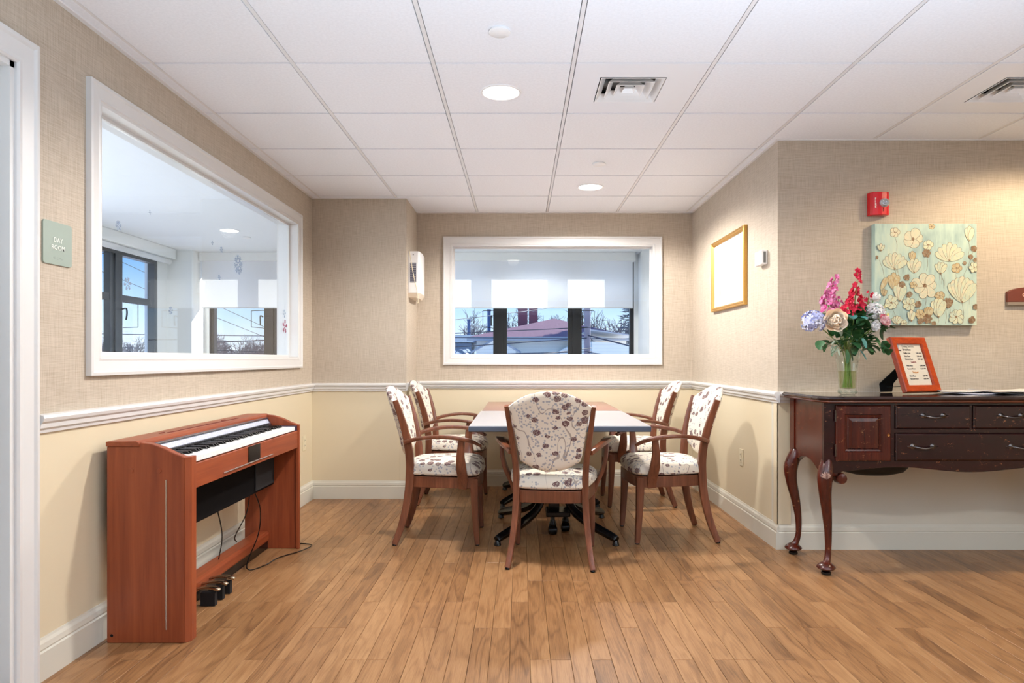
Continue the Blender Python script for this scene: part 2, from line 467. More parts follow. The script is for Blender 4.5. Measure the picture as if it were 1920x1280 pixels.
wallmesh('wall_front_right', [(XR, 5.1, YR, YR+.1, 0, HC)], ['paper', 'base', 'white'], paintfn(lambda n, c: n.y > .5), 'wall behind the dark sideboard')
struct(MB().box(-4.3, 5.1, -3.12, -3.0, 0, HC).build('wall_rear', plain('taupe_rear_wall', '8a7f70', .7), loc=(0, 0, 0)))
struct(MB().box(5.0, 5.12, -3.0, YR, 0, HC).build('wall_far_right', 'paint', loc=(0, 0, 0)))
# day room shell
DX = -4.17; DY = 8.42
LW = (3.0, 7.87, .75, 2.26)
struct(MB().box(DX-.15, DX, -3, LW[0], 0, HC).box(DX-.15, DX, LW[1], DY+.2, 0, HC).box(DX-.15, DX, LW[0], LW[1], 0, LW[2]).box(DX-.15, DX, LW[0], LW[1], LW[3], HC).build('wall_day_room_left', 'white', loc=(0, 0, 0)))
BW = (-3.83, 1.40, .75, 2.33)
struct(MB().box(DX, BW[0], DY, DY+.2, 0, HC).box(BW[1], 2.2, DY, DY+.2, 0, HC).box(BW[0], BW[1], DY, DY+.2, 0, BW[2]).box(BW[0], BW[1], DY, DY+.2, BW[3], HC).build('wall_day_room_back', 'white', loc=(0, 0, 0)))
struct(MB().box(DX, -3.88, 8.08, DY, 0, HC).build('wall_day_room_pier', 'white', loc=(0, 0, 0)))
struct(MB().prism([(1.445, 8.42), (1.445, 8.12), (1.53, 7.6), (1.53, YB+.14), (1.9, YB+.14), (1.9, 8.42)], lambda p, q, a: (p, q, a), 0, HC).build('wall_day_room_right', 'white', loc=(0, 0, 0)))
struct(MB().box(DX, WT, -3, DY, HC, HC+.05).box(WT, 2.2, YB+.0, DY, HC, HC+.05).build('ceiling_day_room', 'dayceil', loc=(0, 0, 0)))
struct(MB().box(-4.3, 5.2, -3.2, 8.7, HC+.1, HC+.3).build('roof_slab', 'plenum', loc=(0, 0, 0)))
struct(MB().box(DX, WT, -3, DY, -.012, 0).box(WT, 2.2, YB+.14, DY, -.012, .0).build('floor_day_room', plain('pale_day_room_floor', 'cfc6b8', .4), loc=(0, 0, 0)))

# ceiling: grid + tiles
ceil = struct(MB().box(WT, 5.1, -3.1, YB+.1, HC+.05, HC+.09).build('ceiling', 'plenum', loc=(0, 0, 0)), 'suspended ceiling of white square tiles')
GX = [XL]+[-1.609+.6137*k for k in range(11)]
GY = [2.985-.6096*k for k in range(9, 0, -1)]+[2.985+.6096*k for k in range(6)]
GY[-1] = YB
trest = MB(); bars = MB()
vents = []; tcache = {}
for i in range(len(GX)-1):
    for j in range(len(GY)-1):
        a, b, c, d = GX[i], GX[i+1], GY[j], GY[j+1]
        if a > XR-.05 and c >= YR: continue
        if b > XR and d > YR:
            if a < XR-.05 and c > YR: b = XR
            else: d = YR if a > XR-.08 else d
        if a < XC-.05 and d > YC:
            if c > YC: 
                if b <= XC+.1: continue
                a = XC
            elif b <= XC+.1: d = YC
        if i in (4, 7) and abs(c-2.985) < .01: vents.append((a, b, c, d)); continue
        gx, gy = .0115, .0068
        if d-c < .04 or b-a < .03: continue
        v = any(inview(xx, yy, HC, 0) for xx in (a, (a+b)/2, b) for yy in (c, (c+d)/2, d))
        if v:
            key = (round(b-a, 3), round(d-c, 3))
            if key not in tcache:
                ww, ll = (b-a)/2-gx, (d-c)/2-gy
                if b-a < .2: ww = (b-a)/2-.005
                mb = MB().box(-ww, ww, -ll, ll, 0, .02); o = mb.build('ceiling_tile', 'tile', loc=(0, 0, 0)); tcache[key] = o.data
            else: o = bpy.data.objects.new('ceiling_tile', tcache[key]); C.objects.link(o)
            o.location = ((a+b)/2, (c+d)/2, HC); o.parent = ceil
        else: trest.box(a+gx, b-gx, c+gy, d-gy, HC, HC+.02)
q_ = MB().box(1.459+.011, XR, YR-.004, 4.2, HC, HC+.02).build('ceiling_tile', 'tile', parent=ceil)
r = trest.build('ceiling_tiles', 'tile', parent=ceil); r['kind'] = 'stuff'
for x in GX[1:]:
    y1 = YR if x > XR else (YC if x < XC else YB)
    bars.box(x-.0082, x+.0082, -3, y1, HC+.001, HC+.03)
for y in GY[1:-1]:
    x0 = XL if y < YC else XC; x1 = 5.0 if y < YR else XR
    bars.box(x0, x1, y-.0024, y+.0024, HC+.003, HC+.03)
# wall angle
bars.box(XL, XL+.02, -3, YC, HC-.004, HC+.001).box(XL, XC, YC-.018, YC, HC-.004, HC+.001).box(XC, XR, YB-.018, YB, HC-.004, HC+.001)
bars.box(XR-.018, XR, YR, YB, HC-.004, HC+.001).box(XR-.018, 5, YR-.018, YR, HC-.004, HC+.001)
bars.build('ceiling_grid', 'grid', parent=ceil)

# mouldings
RAIL = [(0, .862), (.010, .862), (.012, .872), (.020, .880), (.022, .895), (.030, .903), (.034, .915), (.030, .925), (.012, .928), (0, .928)]
BASE = [(0, 0), (.016, 0), (.016, .098), (.011, .104), (.014, .110), (.011, .128), (.005, .138), (.003, .146), (0, .146)]
def mould(name, prof, p0, p1, out, mat):
    p0, p1, out = Vector(p0), Vector(p1), Vector(out)
    mb = MB().loft([[p+out*d+Vector((0, 0, z)) for d, z in prof] for p in (p0, p1)], 0, False)
    return struct(mb.build(name, mat, loc=(0, 0, 0)))
D = .034
runs = [('left', (XL, 2.362, 0), (XL, YC, 0), (1, 0, 0)), ('column', (XL, YC, 0), (XC+D*0, YC, 0), (0, -1, 0)), ('column_side', (XC, YC-D, 0), (XC, YB, 0), (1, 0, 0)),
        ('back', (XC, YB, 0), (XR, YB, 0), (0, -1, 0)), ('right', (XR, YB, 0), (XR, YR-D, 0), (-1, 0, 0)), ('front_right', (XR-D*0, YR, 0), (5, YR, 0), (0, -1, 0))]
for k, (nm, a, b, o) in enumerate(runs):
    mould('trim_%d' % (k+1), RAIL, a, b, o, 'trim')
    a2 = list(a); b2 = list(b)
    if nm == 'column_side': a2[1] = YC-.016
    if nm == 'right': b2[1] = YR-.016
    mould('baseboard_'+nm, BASE, a2, b2, o, 'base')
mould('baseboard_left_near', BASE, (XL, -3, 0), (XL, dy0-.1, 0), (1, 0, 0), 'base')
mould('trim_7', RAIL, (XL, -3, 0), (XL, dy0-.1, 0), (1, 0, 0), 'trim')
# corner guards under the dado
struct(MB().box(XR-.006, XR, YR-.006, YR+.055, .146, .862).box(XR-.006, XR+.075, YR-.006, YR, .146, .862).build('trim_8', 'paint', loc=(0, 0, 0), bevel=.001), 'cream corner guard beside the sideboard')
struct(MB().box(XC-.055, XC+.006, YC-.006, YC, .146, .862).box(XC, XC+.006, YC, YC+.055, .146, .862).build('trim_9', 'paint', loc=(0, 0, 0), bevel=.001), 'cream corner guard behind the left chairs')

# ------------------------------------------------------------------ interior windows
CAS = [(0, 0), (0, .022), (.012, .024), (.02, .018), (.058, .015), (.066, .017), (.07, .012), (.07, 0)]
def win(name, fn, x0, x1, z0, z1, loc, depth, label, glassh):
    wr = bpy.data.objects.new(name, None); C.objects.link(wr); wr.location = loc; ORG[wr.name] = Vector(loc); struct(wr, label)
    MB().rings(fn, x0-.07, x1+.07, z0-.07, z1+.07, CAS).build('casing', 'trim', parent=wr)
    # jamb lining and glazing stop
    MB().rings(fn, x0-.004, x1+.004, z0-.004, z1+.004, [(0, .012), (.016, .012), (.016, glassh+.012), (.03, glassh+.012), (.03, glassh-.012), (.016, glassh-.012), (.016, -depth-.012), (0, -depth-.012)]).build('jamb', 'trim', parent=wr)
    MB().rings(fn, x0-.06, x1+.06, z0-.06, z1+.06, [(0, -depth), (0, -depth-.015), (.06, -depth-.015), (.06, -depth)]).build('casing', 'trim', parent=wr)
    mb = MB(); mb.rings(fn, x0+.028, x1-.028, z0+.028, z1-.028, [(0, glassh-.003), (0, glassh+.003)], fill=True)
    o = len(mb.v)-8; mb.f.append([o+3, o+2, o+1, o]); mb.m.append(0); mb.sm.append(False)
    mb.build('pane', 'glass', parent=wr); return wr
# left: u along y, wall plane x=XL, height outward +x
win('window_1', lambda u, v, h: (XL+h, u, v), WIN_L[0], WIN_L[1], WIN_L[2], WIN_L[3], (XL, WIN_L[0], WIN_L[2]), .135, 'large interior window of the day room in the left wall', -.065)
win('window_2', lambda u, v, h: (u, YB-h, v), WB[0], WB[1], WB[2], WB[3], (WB[0], YB, WB[2]), .14, 'wide interior window in the back wall above the dado', -.07)
# door frame far left
dr = bpy.data.objects.new('door_1', None); C.objects.link(dr); dr.location = (XL, dy0, 0); ORG[dr.name] = Vector(dr.location); struct(dr, 'white cased doorway at the left edge')
mb = MB()
prof = [(0, 0), (0, .024), (.014, .026), (.022, .019), (.07, .015), (.085, .018), (.092, .012), (.092, 0)]
yo0, yo1, zo = dy0-.092, dy1+.092, dz1+.092
mb.loft([[Vector((XL+h, yo1-i, 0)) for i, h in prof], [Vector((XL+h, yo1-i, zo-i)) for i, h in prof], [Vector((XL+h, yo0+i, zo-i)) for i, h in prof], [Vector((XL+h, yo0+i, 0)) for i, h in prof]], 0, False)
mb.build('casing', 'trim', parent=dr)
mb = MB().box(WT-.01, XL+.004, dy1-.02, dy1+.004, 0, dz1).box(WT-.01, XL+.004, dy0-.004, dy0+.02, 0, dz1).box(WT-.01, XL+.004, dy0, dy1, dz1-.02, dz1+.004)
mb.box(WT+.04, WT+.08, dy1-.034, dy1-.02, 0, dz1-.02).build('jamb', 'trim', parent=dr)

# ------------------------------------------------------------------ day-room outer windows
def outerwin(name, loc, fn, u0, u1, z0, z1, mulls, transom, label, mw=.085):
    wr = bpy.data.objects.new(name, None); C.objects.link(wr); wr.location = loc; ORG[wr.name] = Vector(loc); struct(wr, label)
    MB().rings(fn, u0, u1, z0, z1, [(0, .05), (.05, .05), (.05, -.03), (0, -.03), (0, .05)]).build('frame', 'frameblack', parent=wr)
    def bx(mb, a, b, c, d, h0, h1):
        mb.loft([[Vector(fn(a, c, h)), Vector(fn(b, c, h)), Vector(fn(b, d, h)), Vector(fn(a, d, h))] for h in (h0, h1)], 0, False); return mb
    for m in mulls:
        o = MB(); bx(o, m-mw, m-mw*.35, z0+.05, z1-.05, -.02, .045); bx(o, m-mw*.35, m+mw*.35, z0+.05, z1-.05, -.02, .06); bx(o, m+mw*.35, m+mw, z0+.05, z1-.05, -.02, .045)
        o.build('mullion', 'frameblack', parent=wr)
    es = [u0]+list(mulls)+[u1]
    if transom:
        for a, b in zip(es[:-1], es[1:]):
            o = MB(); bx(o, a+mw, b-mw, transom-.035, transom+.035, -.02, .04); o.build('transom', 'frameblack', parent=wr)
    for a, b in zip(es[:-1], es[1:]):
        o = MB(); bx(o, a+.04, b-.04, z0+.04, z1-.04, 0, .005); o.build('pane', 'glass', parent=wr)
    return wr
w3 = outerwin('window_3', (0, DY, .75), lambda u, v, h: (u, DY+.08-h, v), BW[0], BW[1], BW[2], BW[3], [-3.08, -2.137, -1.194, -.252, .67], None, 'black-framed outer window seen through the back window')
w4 = outerwin('window_4', (DX, 7, .75), lambda u, v, h: (DX-.06+h, u, v), LW[0], LW[1], LW[2], LW[3], [4.6, 5.9, 7.09], 1.76, 'black-framed outer window of the day room', .11)
def wicket(parent, fn, u, du, z0=1.50, z1=1.72, flip=1):
    mb = MB(); t = .008
    pts = [(u, z1, .05), (u+du, z1-.012, .13), (u+du, z0+.012, .13), (u, z0, .05)]
    P = [Vector(fn(a, b, c)) for a, b, c in pts]
    for a, b in zip(P, P[1:]): mb.sweep([a, b], t, n=6)
    mb.build('screen_wicket', 'frameblack', parent=parent)
    mb = MB(); P = [Vector(fn(u-.02*flip, 1.64, .05)), Vector(fn(u-.03*flip, 1.65, .10)), Vector(fn(u-.03*flip, 1.60, .11)), Vector(fn(u-.03*flip, 1.53, .10))]
    mb.sweep(P, .016, n=6).build('window_handle', 'frameblack', parent=parent)
f3 = lambda u, v, h: (u, DY+.08-h, v)
wicket(w3, f3, -.33, -.13); wicket(w3, f3, .73, .17, flip=-1); wicket(w3, f3, -3.16, -.13)
f4 = lambda u, v, h: (DX-.06+h, u, v)
wicket(w4, f4, 7.2, .14, 1.45, 1.72)

def shade(name, x0, x1, label):
    t = thing(name, ((x0+x1)/2, 8.3, 1.73), label, 'shade', 'roller shades')
    MB().box(x0-.01, x1+.02, 8.24, 8.38, 2.305, HC-.002).build('valance', 'white', parent=t, bevel=.003)
    MB().box(x0, x1-.005, 8.30, 8.302, 1.745, 2.31).build('shade_cloth', 'shade', parent=t)
    MB().box(x0, x1-.005, 8.295, 8.307, 1.733, 1.746).build('hem_bar', plain('shade_hem', 'd5d8d8', .5), parent=t, bevel=.002)
    o = MB(); P = Vector((x1-.0, 8.29, 1.74)); o.sweep([(x1+.008, 8.29, 2.32), (x1+.008, 8.29, 1.0)], .004, n=5).build('pull_chain', 'trim', parent=t)
    return t
shade('roller_shade', -3.86, -1.30, 'white roller shade half lowered behind the left interior window')
shade('roller_shade', -1.26, 1.365, 'white roller shade half lowered behind the wide back window')
t = thing('roller_shade', (-4.1, 6, 2.24), 'white roller shade rolled up over the black corner windows', 'shade', 'roller shades')
MB().box(DX+.005, DX+.12, 3.0, 8.05, 2.29, HC-.002).build('valance', 'white', parent=t, bevel=.003)
MB().lathe([(.03, 3.02), (.03, 8.0)], (DX+.07, 0, 2.255), 'y', 16).build('rolled_cloth', 'shade', parent=t)

# ------------------------------------------------------------------ ceiling fixtures
def downlight(x, y, label, power, r=.088, z=HC, col=(1, .94, .88)):
    t = thing('downlight', (x, y, z), label, 'ceiling light', 'recessed downlights')
    MB().lathe([(r+.012, 0), (r+.010, -.005), (r, -.006), (r-.004, .001), (r-.004, .0)], (x, y, z), 'z', 40, caps=False).build('trim_ring', 'whiteplastic', parent=t)
    MB().lathe([(r-.003, -.002), (r*.5, -.0035), (.001, -.004)], (x, y, z), 'z', 40).build('lens', 'lamp', parent=t)
    l = lamp('downlight_lamp', 'SPOT', (x, y, z-.012), power, col, direction=(0, 0, -1), spot=165, blend=.35, radius=.07)
    l.parent = t; l.location = (0, 0, -.012)
    return t
DLP = 215
downlight(-.095, 3.31, 'round lit downlight nearest the camera, left of the near square vent', DLP)
downlight(.523, 5.13, 'round lit downlight over the dining table near the back wall', DLP)
downlight(3.0, 3.30, 'round downlight over the sideboard wall beyond the right edge', DLP*.5, col=(1, .80, .55))
downlight(-.095, .9, 'round downlight above the camera', DLP*.16)
downlight(2.7, .9, 'round downlight right of the camera', DLP*.45)
downlight(-2.92, 6.87, 'round ceiling light of the day room seen through the left window', 35, col=(1, .97, .92))
downlight(.2, 7.3, 'unseen round fill light added in the day room behind the back window', 70, col=(1, .97, .92))  # unseen lamp added to brighten the day room and its shades
def disc(x, y, label, r=.043, z=HC):
    mb = MB().lathe([(r*.9, 0), (r, -.006), (r, -.010), (r*.9, -.013), (.001, -.013)], (x, y, z), 'z', 32)
    return tag(mb.build('sprinkler_cover', 'whiteplastic'), label, 'sprinkler cover', 'round ceiling covers')
disc(-.082, 2.69, 'round white ceiling cover plate in front of the near downlight')
disc(.517, 4.51, 'small round white ceiling cover plate over the dining table')
disc(-2.9, 7.25, 'small white ceiling disc inside the day room')
for k, (a, b, c, d) in enumerate(vents):
    t = thing('ceiling_vent', ((a+b)/2, (c+d)/2, HC), ['square white air diffuser over the dining area', 'square white air diffuser at the right edge of the ceiling'][k], 'vent', 'square ceiling diffusers')
    cx, cy = (a+b)/2-.02*(1-k), (c+d)/2; fn = lambda u, v, h: (u, v, HC+h)
    h = .153
    # panel ring with the square hole
    mb = MB()
    s0 = [Vector((x, y, HC)) for x, y in ((a+.012, c+.005), (b-.012, c+.005), (b-.012, d-.005), (a+.012, d-.005))]
    s1 = [Vector((x, y, HC)) for x, y in ((cx-h, cy-h), (cx+h, cy-h), (cx+h, cy+h), (cx-h, cy+h))]
    up = Vector((0, 0, .03))
    mb.loft([[p+up for p in s0], s0, s1, [p+up for p in s1]], 0, False, True, False).build('panel', plain('diffuser_panel_paint', 'eef1f8', .4, var=.01), parent=t)
    MB().rings(fn, cx-h, cx+h, cy-h, cy+h, [(0, .03), (0, .045)], fill=True).build('duct', 'black', parent=t)
    for q, ins in enumerate((.004, .045, .086)):
        MB().rings(fn, cx-h+ins, cx+h-ins, cy-h+ins, cy+h-ins, [(0, -.002), (.030, .030), (.031, .030), (.003, -.003), (0, -.002)]).build('louvre', 'whiteplastic', parent=t)
    MB().rings(fn, cx-.03, cx+.03, cy-.03, cy+.03, [(0, -.002), (.012, .016)], fill=True).build('louvre', 'whiteplastic', parent=t)

# ================================================================== FURNITURE
# ---- chair, local: +y is the direction the sitter faces
def outline_seat():
    pts = []
    def cr(P, n=6):
        out = []
        L = len(P)
        for i in range(L):
            p0, p1, p2, p3 = (Vector(P[(i+k-1) % L]) for k in range(4))
            for j in range(n):
                t = j/n; out.append(tuple(.5*((2*p1)+(-p0+p2)*t+(2*p0-5*p1+4*p2-p3)*t*t+(-p0+3*p1-3*p2+p3)*t**3)))
        return out
    return cr([(0, -.205), (.12, -.198), (.19, -.165), (.222, -.05), (.248, .10), (.255, .21), (.225, .262), (.12, .282), (0, .288), (-.12, .282), (-.225, .262), (-.255, .21), (-.248, .10), (-.222, -.05), (-.19, -.165), (-.12, -.198)])
SEAT = outline_seat()
def stile_y(z):   # rear edge of the back line
    P = [(0, -.245), (.15, -.195), (.35, -.160), (.50, -.158), (.65, -.180), (.80, -.222), (.96, -.285)]
    for (a, ya), (b, yb) in zip(P, P[1:]):
        if z <= b or b == .96: 
            t = (z-a)/(b-a); return ya+(yb-ya)*t
def make_chair():
    t = thing('dining_armchair', (0, 0, 0), 'x', 'chair', 'floral upholstered armchairs around the table')
    for s in (-1, 1):
        # rear leg and stile: one sweeping piece
        P = [(s*.226, -.245, .008), (s*.208, -.205, .12), (s*.192, -.172, .27), (s*.186, -.158, .42), (s*.192, -.163, .56), (s*.212, -.193, .72), (s*.232, -.240, .872)]
        MB().sweep(P, [(.030, .036), (.032, .042), (.036, .048), (.038, .052), (.034, .048), (.030, .042), (.024, .032)], side=(1, 0, 0), sq=.55, sub=5).build('rear_leg', 'chairwood', parent=t)
        MB().lathe([(.012, 0), (.014, .004), (.012, .010)], (s*.226, -.245, 0), 'z', 12).build('glide', 'black', parent=t)
        MB().sweep([(s*.222, .252, .008), (s*.222, .240, .18), (s*.218, .232, .40)], [(.030, .030), (.040, .040), (.048, .052)], side=(1, 0, 0), sq=.6).build('front_leg', 'chairwood', parent=t)
        MB().lathe([(.012, 0), (.014, .004), (.012, .010)], (s*.222, .252, 0), 'z', 12).build('glide', 'black', parent=t)
        P = [(s*.214, -.185, .618), (s*.262, -.10, .645), (s*.302, .02, .660), (s*.312, .13, .655), (s*.300, .22, .635), (s*.282, .275, .606)]
        MB().sweep(P, [(.030, .026), (.034, .024), (.044, .022), (.052, .022), (.050, .022), (.034, .016)], sq=.5, sub=5).build('arm', 'chairwood', parent=t)
        P = [(s*.238, .165, .345), (s*.252, .168, .40), (s*.287, .160, .48), (s*.305, .158, .56), (s*.308, .165, .648)]
        MB().sweep(P, [(.022, .05), (.024, .062), (.024, .060), (.024, .046), (.026, .036)], side=(1, 0, 0), sq=.5, sub=5).build('arm_post', 'chairwood', parent=t)
    # seat frame
    MB().loft([[Vector((x*.955, y*.955, z)) for x, y in SEAT] for z in (.345, .412)], 0, True).build('seat_frame', 'chairwood', parent=t, bevel=.003)
    MB().pillow(SEAT, lambda u, v, h: (u, v, .432+h), .078, .022, p=3.2, c=(0, .04)).build('seat', 'fabric', parent=t)
    # back: outline in x,z
    out = []
    n = 14
    for i in range(n+1):   # top arc left->right
        x = -.222+.444*i/n; out.append((x, .868+.084*(1-abs(x/.222)**2.2)))
    for i in range(1, 8):  # right side down
        q = i/8; z = .868-(.868-.572)*q; out.append((.222-.055*q**.8, z))
    for i in range(n+1):
        x = .162-.324*i/n; out.append((x, .572-.055*(1-abs(x/.162)**2)))
    for i in range(7, 0, -1):
        q = i/8; z = .868-(.868-.572)*q; out.append((-(.222-.055*q**.8), z))
    def fb(u, v, h):
        bulge = -.045*(1-min(1, (u/.23)**2))
        return (u, stile_y(v)+.004+bulge+h, v)
    MB().pillow(out, fb, .030, .030, c=(0, .72), p=3.5, rings=9).build('backrest', 'fabric', parent=t)
    return t
chair = make_chair()
spots = [(.180, 3.872, -.10, 'floral armchair in the foreground, its back to the camera at the table end'),
         (-.512, 4.342, -PI/2+.0, 'nearer floral armchair on the left side of the table'),
         (-.545, 5.46, -PI/2-.02, 'farther floral armchair on the left side of the table, by the back wall'),
         (.945, 4.385, PI/2+.06, 'nearer floral armchair on the right side of the table'),
         (.925, 5.40, PI/2+.0, 'farther floral armchair on the right side of the table, by the back wall')]
for i, (x, y, rz, lb) in enumerate(spots):
    c = chair if i == 0 else copy_tree(chair)
    c.location = (x, y, 0); c.rotation_euler = (0, 0, rz); c['label'] = lb

# ---- tables
def table(x0, x1, y0, y1, top, edge, label, cy):
    cx = (x0+x1)/2
    t = thing('dining_table', (cx, cy, 0), label, 'table', 'pedestal dining tables')
    MB().box(x0+.004, x1-.004, y0+.004, y1-.004, .7465, .7505).build('table_top', top, parent=t)
    MB().box(x0, x1, y0, y1, .718, .7485).build('edge_band', edge, parent=t, bevel=.005)
    MB().box(cx-.25, cx+.25, cy-.25, cy+.25, .700, .719).build('top_plate', 'black', parent=t)
    MB().box(cx-.035, cx+.035, cy-.035, cy+.035, .115, .70).box(cx-.055, cx+.10, cy-.13, cy+.05, .118, .150).build('column', 'black', parent=t, bevel=.006)
    for sx in (-1, 1):
        for sy in (-1, 1):
            P = [(cx+sx*.045, cy+sy*.04, .60), (cx+sx*.055, cy+sy*.05, .36), (cx+sx*.10, cy+sy*.12, .19), (cx+sx*.20, cy+sy*.21, .105), (cx+sx*.33, cy+sy*.335, .052), (cx+sx*.36, cy+sy*.365, .038)]
            MB().sweep(P, [(.035, .045), (.045, .055), (.05, .065), (.05, .06), (.046, .05), (.04, .036)], sq=.3, sub=5).build('pedestal_leg', 'black', parent=t)
            MB().lathe([(.018, 0), (.022, .004), (.018, .022), (.012, .034)], (cx+sx*.355, cy+sy*.36, 0), 'z', 14).build('foot', 'black', parent=t)
    for sx, yy in ((-.012, cy-.10), (.075, cy-.02)):
        xx = cx+sx
        mb = MB().lathe([(.010, -.030), (.027, -.024), (.030, 0), (.027, .024), (.010, .030)], (xx, yy, .03), 'x', 20)
        mb.lathe([(.02, .055), (.026, .07), (.02, .085), (.014, .10), (.014, .15)], (xx, yy, 0), 'z', 14)
        mb.sweep([(xx, yy+.03, .035), (xx, yy+.02, .07)], .016, n=6).build('caster', 'black', parent=t)
    return t
M['ttop1'] = plain('pale_grey_laminate', 'b3b4bc', .16, var=.03, scale=8)
M['tedge1'] = plain('slate_blue_edge', '4c5666', .3)
M['ttop2'] = wood('mahogany_laminate', '9c6c62', '7c4a42', .2, 0, .8)
M['tedge2'] = plain('red_brown_edge', '6a2024', .3)
table(-.288, .722, 3.775, 4.895, 'ttop1', 'tedge1', 'front dining table with pale grey top and dark blue edge', 4.47)
table(-.280, .722, 4.905, 5.94, 'ttop2', 'tedge2', 'rear dining table with reddish brown top against the back wall', 5.50)

# ---- digital piano
px0, px1 = -1.632, -1.325; py0, py1 = 2.70, 4.085
pn = thing('digital_piano', ((px0+px1)/2, (py0+py1)/2, 0), 'reddish cherry digital piano against the left wall', 'piano')
def side_poly(front):
    top = [(-1.505, .792), (-1.46, .786), (-1.41, .770), (-1.365, .748), (-1.335, .737), (px1, .733)]
    return [(px0, 0)]+[(px0, .775), (-1.505, .775)]+top+[(px1, 0)]
for a, b, sgn in ((py0, py0+.035, 1), (py1-.035, py1, -1)):
    mb = MB()
    poly = side_poly(0)
    mb.prism(poly, lambda p, q, y: (p, y, q), a, b).build('side_panel', 'pianowood', parent=pn, bevel=.004)
# angled front post strip on the near panel
mb = MB().prism([(px1, py0+.001), (px1+.018, py0+.022), (px1+.018, py0+.062), (px1, py0+.062)], lambda p, q, z: (p, q, z), 0, .733)
mb.build('front_post', 'pianowood', parent=pn, bevel=.002)
MB().prism([(px1, py1-.001), (px1+.018, py1-.022), (px1+.018, py1-.045), (px1, py1-.045)], lambda p, q, z: (p, q, z), 0, .733).build('front_post', 'pianowood', parent=pn, bevel=.002)
MB().prism([(px0-.002, .775), (px0-.002, .795), (-1.515, .797), (-1.50, .789), (-1.50, .775)], lambda p, q, y: (p, y, q), py0-.004, py1+.004).build('top_lid', 'pianowoody', parent=pn, bevel=.003)
KY0, KY1 = py0+.062, py1-.045
ky0, ky1 = KY0+.02, KY1-.035
MB().box(px1-.02, px1+.012, KY0, KY1, .598, .698).build('key_slip', M['pianowoody'], parent=pn, bevel=.003)
MB().box(px0+.03, px1-.02, py0+.035, py1-.035, .60, .695).build('key_bed', 'black', parent=pn)
MB().box(px1-.16, px1+.006, KY0, ky0, .695, .728).box(px1-.16, px1+.006, ky1, KY1, .695, .728).build('cheek_block', plain('dark_violet_plastic', '2c2a44', .4), parent=pn)
nw = 52; kw = (ky1-ky0)/nw
wk = MB().box(-.075, .075, .0005, kw-.0005, 0, .022).build('white_key', 'whiteplastic', loc=(0, 0, 0), bevel=.0012)
bk = MB().prism([(-.05, 0), (-.05, .012), (.036, .012), (.045, 0)], lambda p, q, y: (p, y, q), -.005, .005).build('black_key', 'black', loc=(0, 0, 0))
org = ORG[pn.name]
for i in range(nw):
    o = wk if i == 0 else wk.copy()
    if i: C.objects.link(o)
    o.parent = pn; o.location = Vector((px1-.07, ky0+i*kw, .703))-org
first = True
for i in range(nw-1):
    # from the bass end at the near side
    if (i % 7) in (1, 4): continue
    o = bk if first else bk.copy()
    if not first: C.objects.link(o)
    first = False
    o.parent = pn; o.location = Vector((px1-.098, ky0+(i+1)*kw, .725))-org
# felt, control panel
MB().box(px1-.150, px1-.144, ky0, ky1, .72, .742).build('key_felt', 'blackmat', parent=pn)
def cp(p, q, y): return (p, y, q)
yy0, yy1 = py0+.035, py1-.035
MB().prism([(-1.472, .735), (-1.476, .728), (-1.508, .772), (-1.500, .778)], cp, yy0, yy1).build('control_panel', plain('dark_panel_plastic', '34384a', .35), parent=pn)
MB().prism([(-1.478, .746), (-1.479, .744), (-1.492, .764), (-1.490, .766)], cp, yy0+.02, yy1-.02).build('speaker_grille', plain('pale_grille', 'b9bed0', .4, var=.5, scale=140), parent=pn)
MB().box(-1.476, -1.471, yy0, yy1, .738, .742).box(-1.497, -1.492, yy0, yy1, .772, .776).build('trim_strip', 'silver', parent=pn)
# music rest slot and details on lid
MB().box(-1.548, -1.544, 3.0, 3.75, .7965, .799).box(-1.575, -1.568, 2.98, 3.02, .7965, .799).box(-1.575, -1.568, 3.60, 3.64, .7965, .799).build('music_rest_slot', plain('lid_slot_red', '6e2420', .5), parent=pn)
MB().box(px1+.012, px1+.0145, 3.30, 3.45, .622, .697).build('name_plate', 'black', parent=pn)
MB().sweep([(px1+.016, 3.02, .618), (px1+.016, 3.62, .618)], .006, n=8).build('trim_strip', 'silver', parent=pn)
MB().sweep([(-1.395, py0-.003, .645), (-1.395, py0-.003, .055)], .006, n=8).build('trim_strip', 'silver', parent=pn)
mb = MB()
mb.lathe([(.001, -.004), (.009, -.003), (.010, 0)], (-1.535, py0, .68), 'y', 16).build('screw_cap', 'pianowood', parent=pn)
MB().lathe([(.001, -.004), (.009, -.003), (.010, 0)], (-1.425, py0, .68), 'y', 16).build('screw_cap', 'pianowood', parent=pn)
MB().lathe([(.001, -.002), (.005, -.001), (.006, 0)], (-1.612, py0, .03), 'y', 12).build('screw_cap', 'black', parent=pn)
mb = MB().box(-1.60, -1.445, py0+.036, py1-.06, .385, .585)
mb.build('speaker_box', plain('speaker_black', '08070a', .85, spec=.15), parent=pn, bevel=.012)
MB().box(-1.446, -1.437, 3.72, 3.99, .40, .555).build('speaker_cover', 'blackmat', parent=pn, bevel=.01)
MB().box(-1.575, -1.485, py0+.03, py1-.03, .045, .105).build('foot_rail', 'pianowoody', parent=pn, bevel=.014)
MB().box(-1.56, -1.495, py0+.03, py1-.03, .001, .046).build('foot_rail_base', 'black', parent=pn)
for yy in (3.115, 3.195, 3.275):
    p = MB().sweep([(-1.49, yy, .072), (-1.43, yy, .082), (-1.385, yy, .078), (-1.368, yy, .070)], [(.020, .008), (.024, .010), (.032, .012), (.020, .008)], sq=.4).build('pedal', 'chrome', parent=pn)
    MB().box(-1.45, -1.385, yy-.013, yy+.013, .002, .062).build('pedal_block', 'blackmat', parent=p)
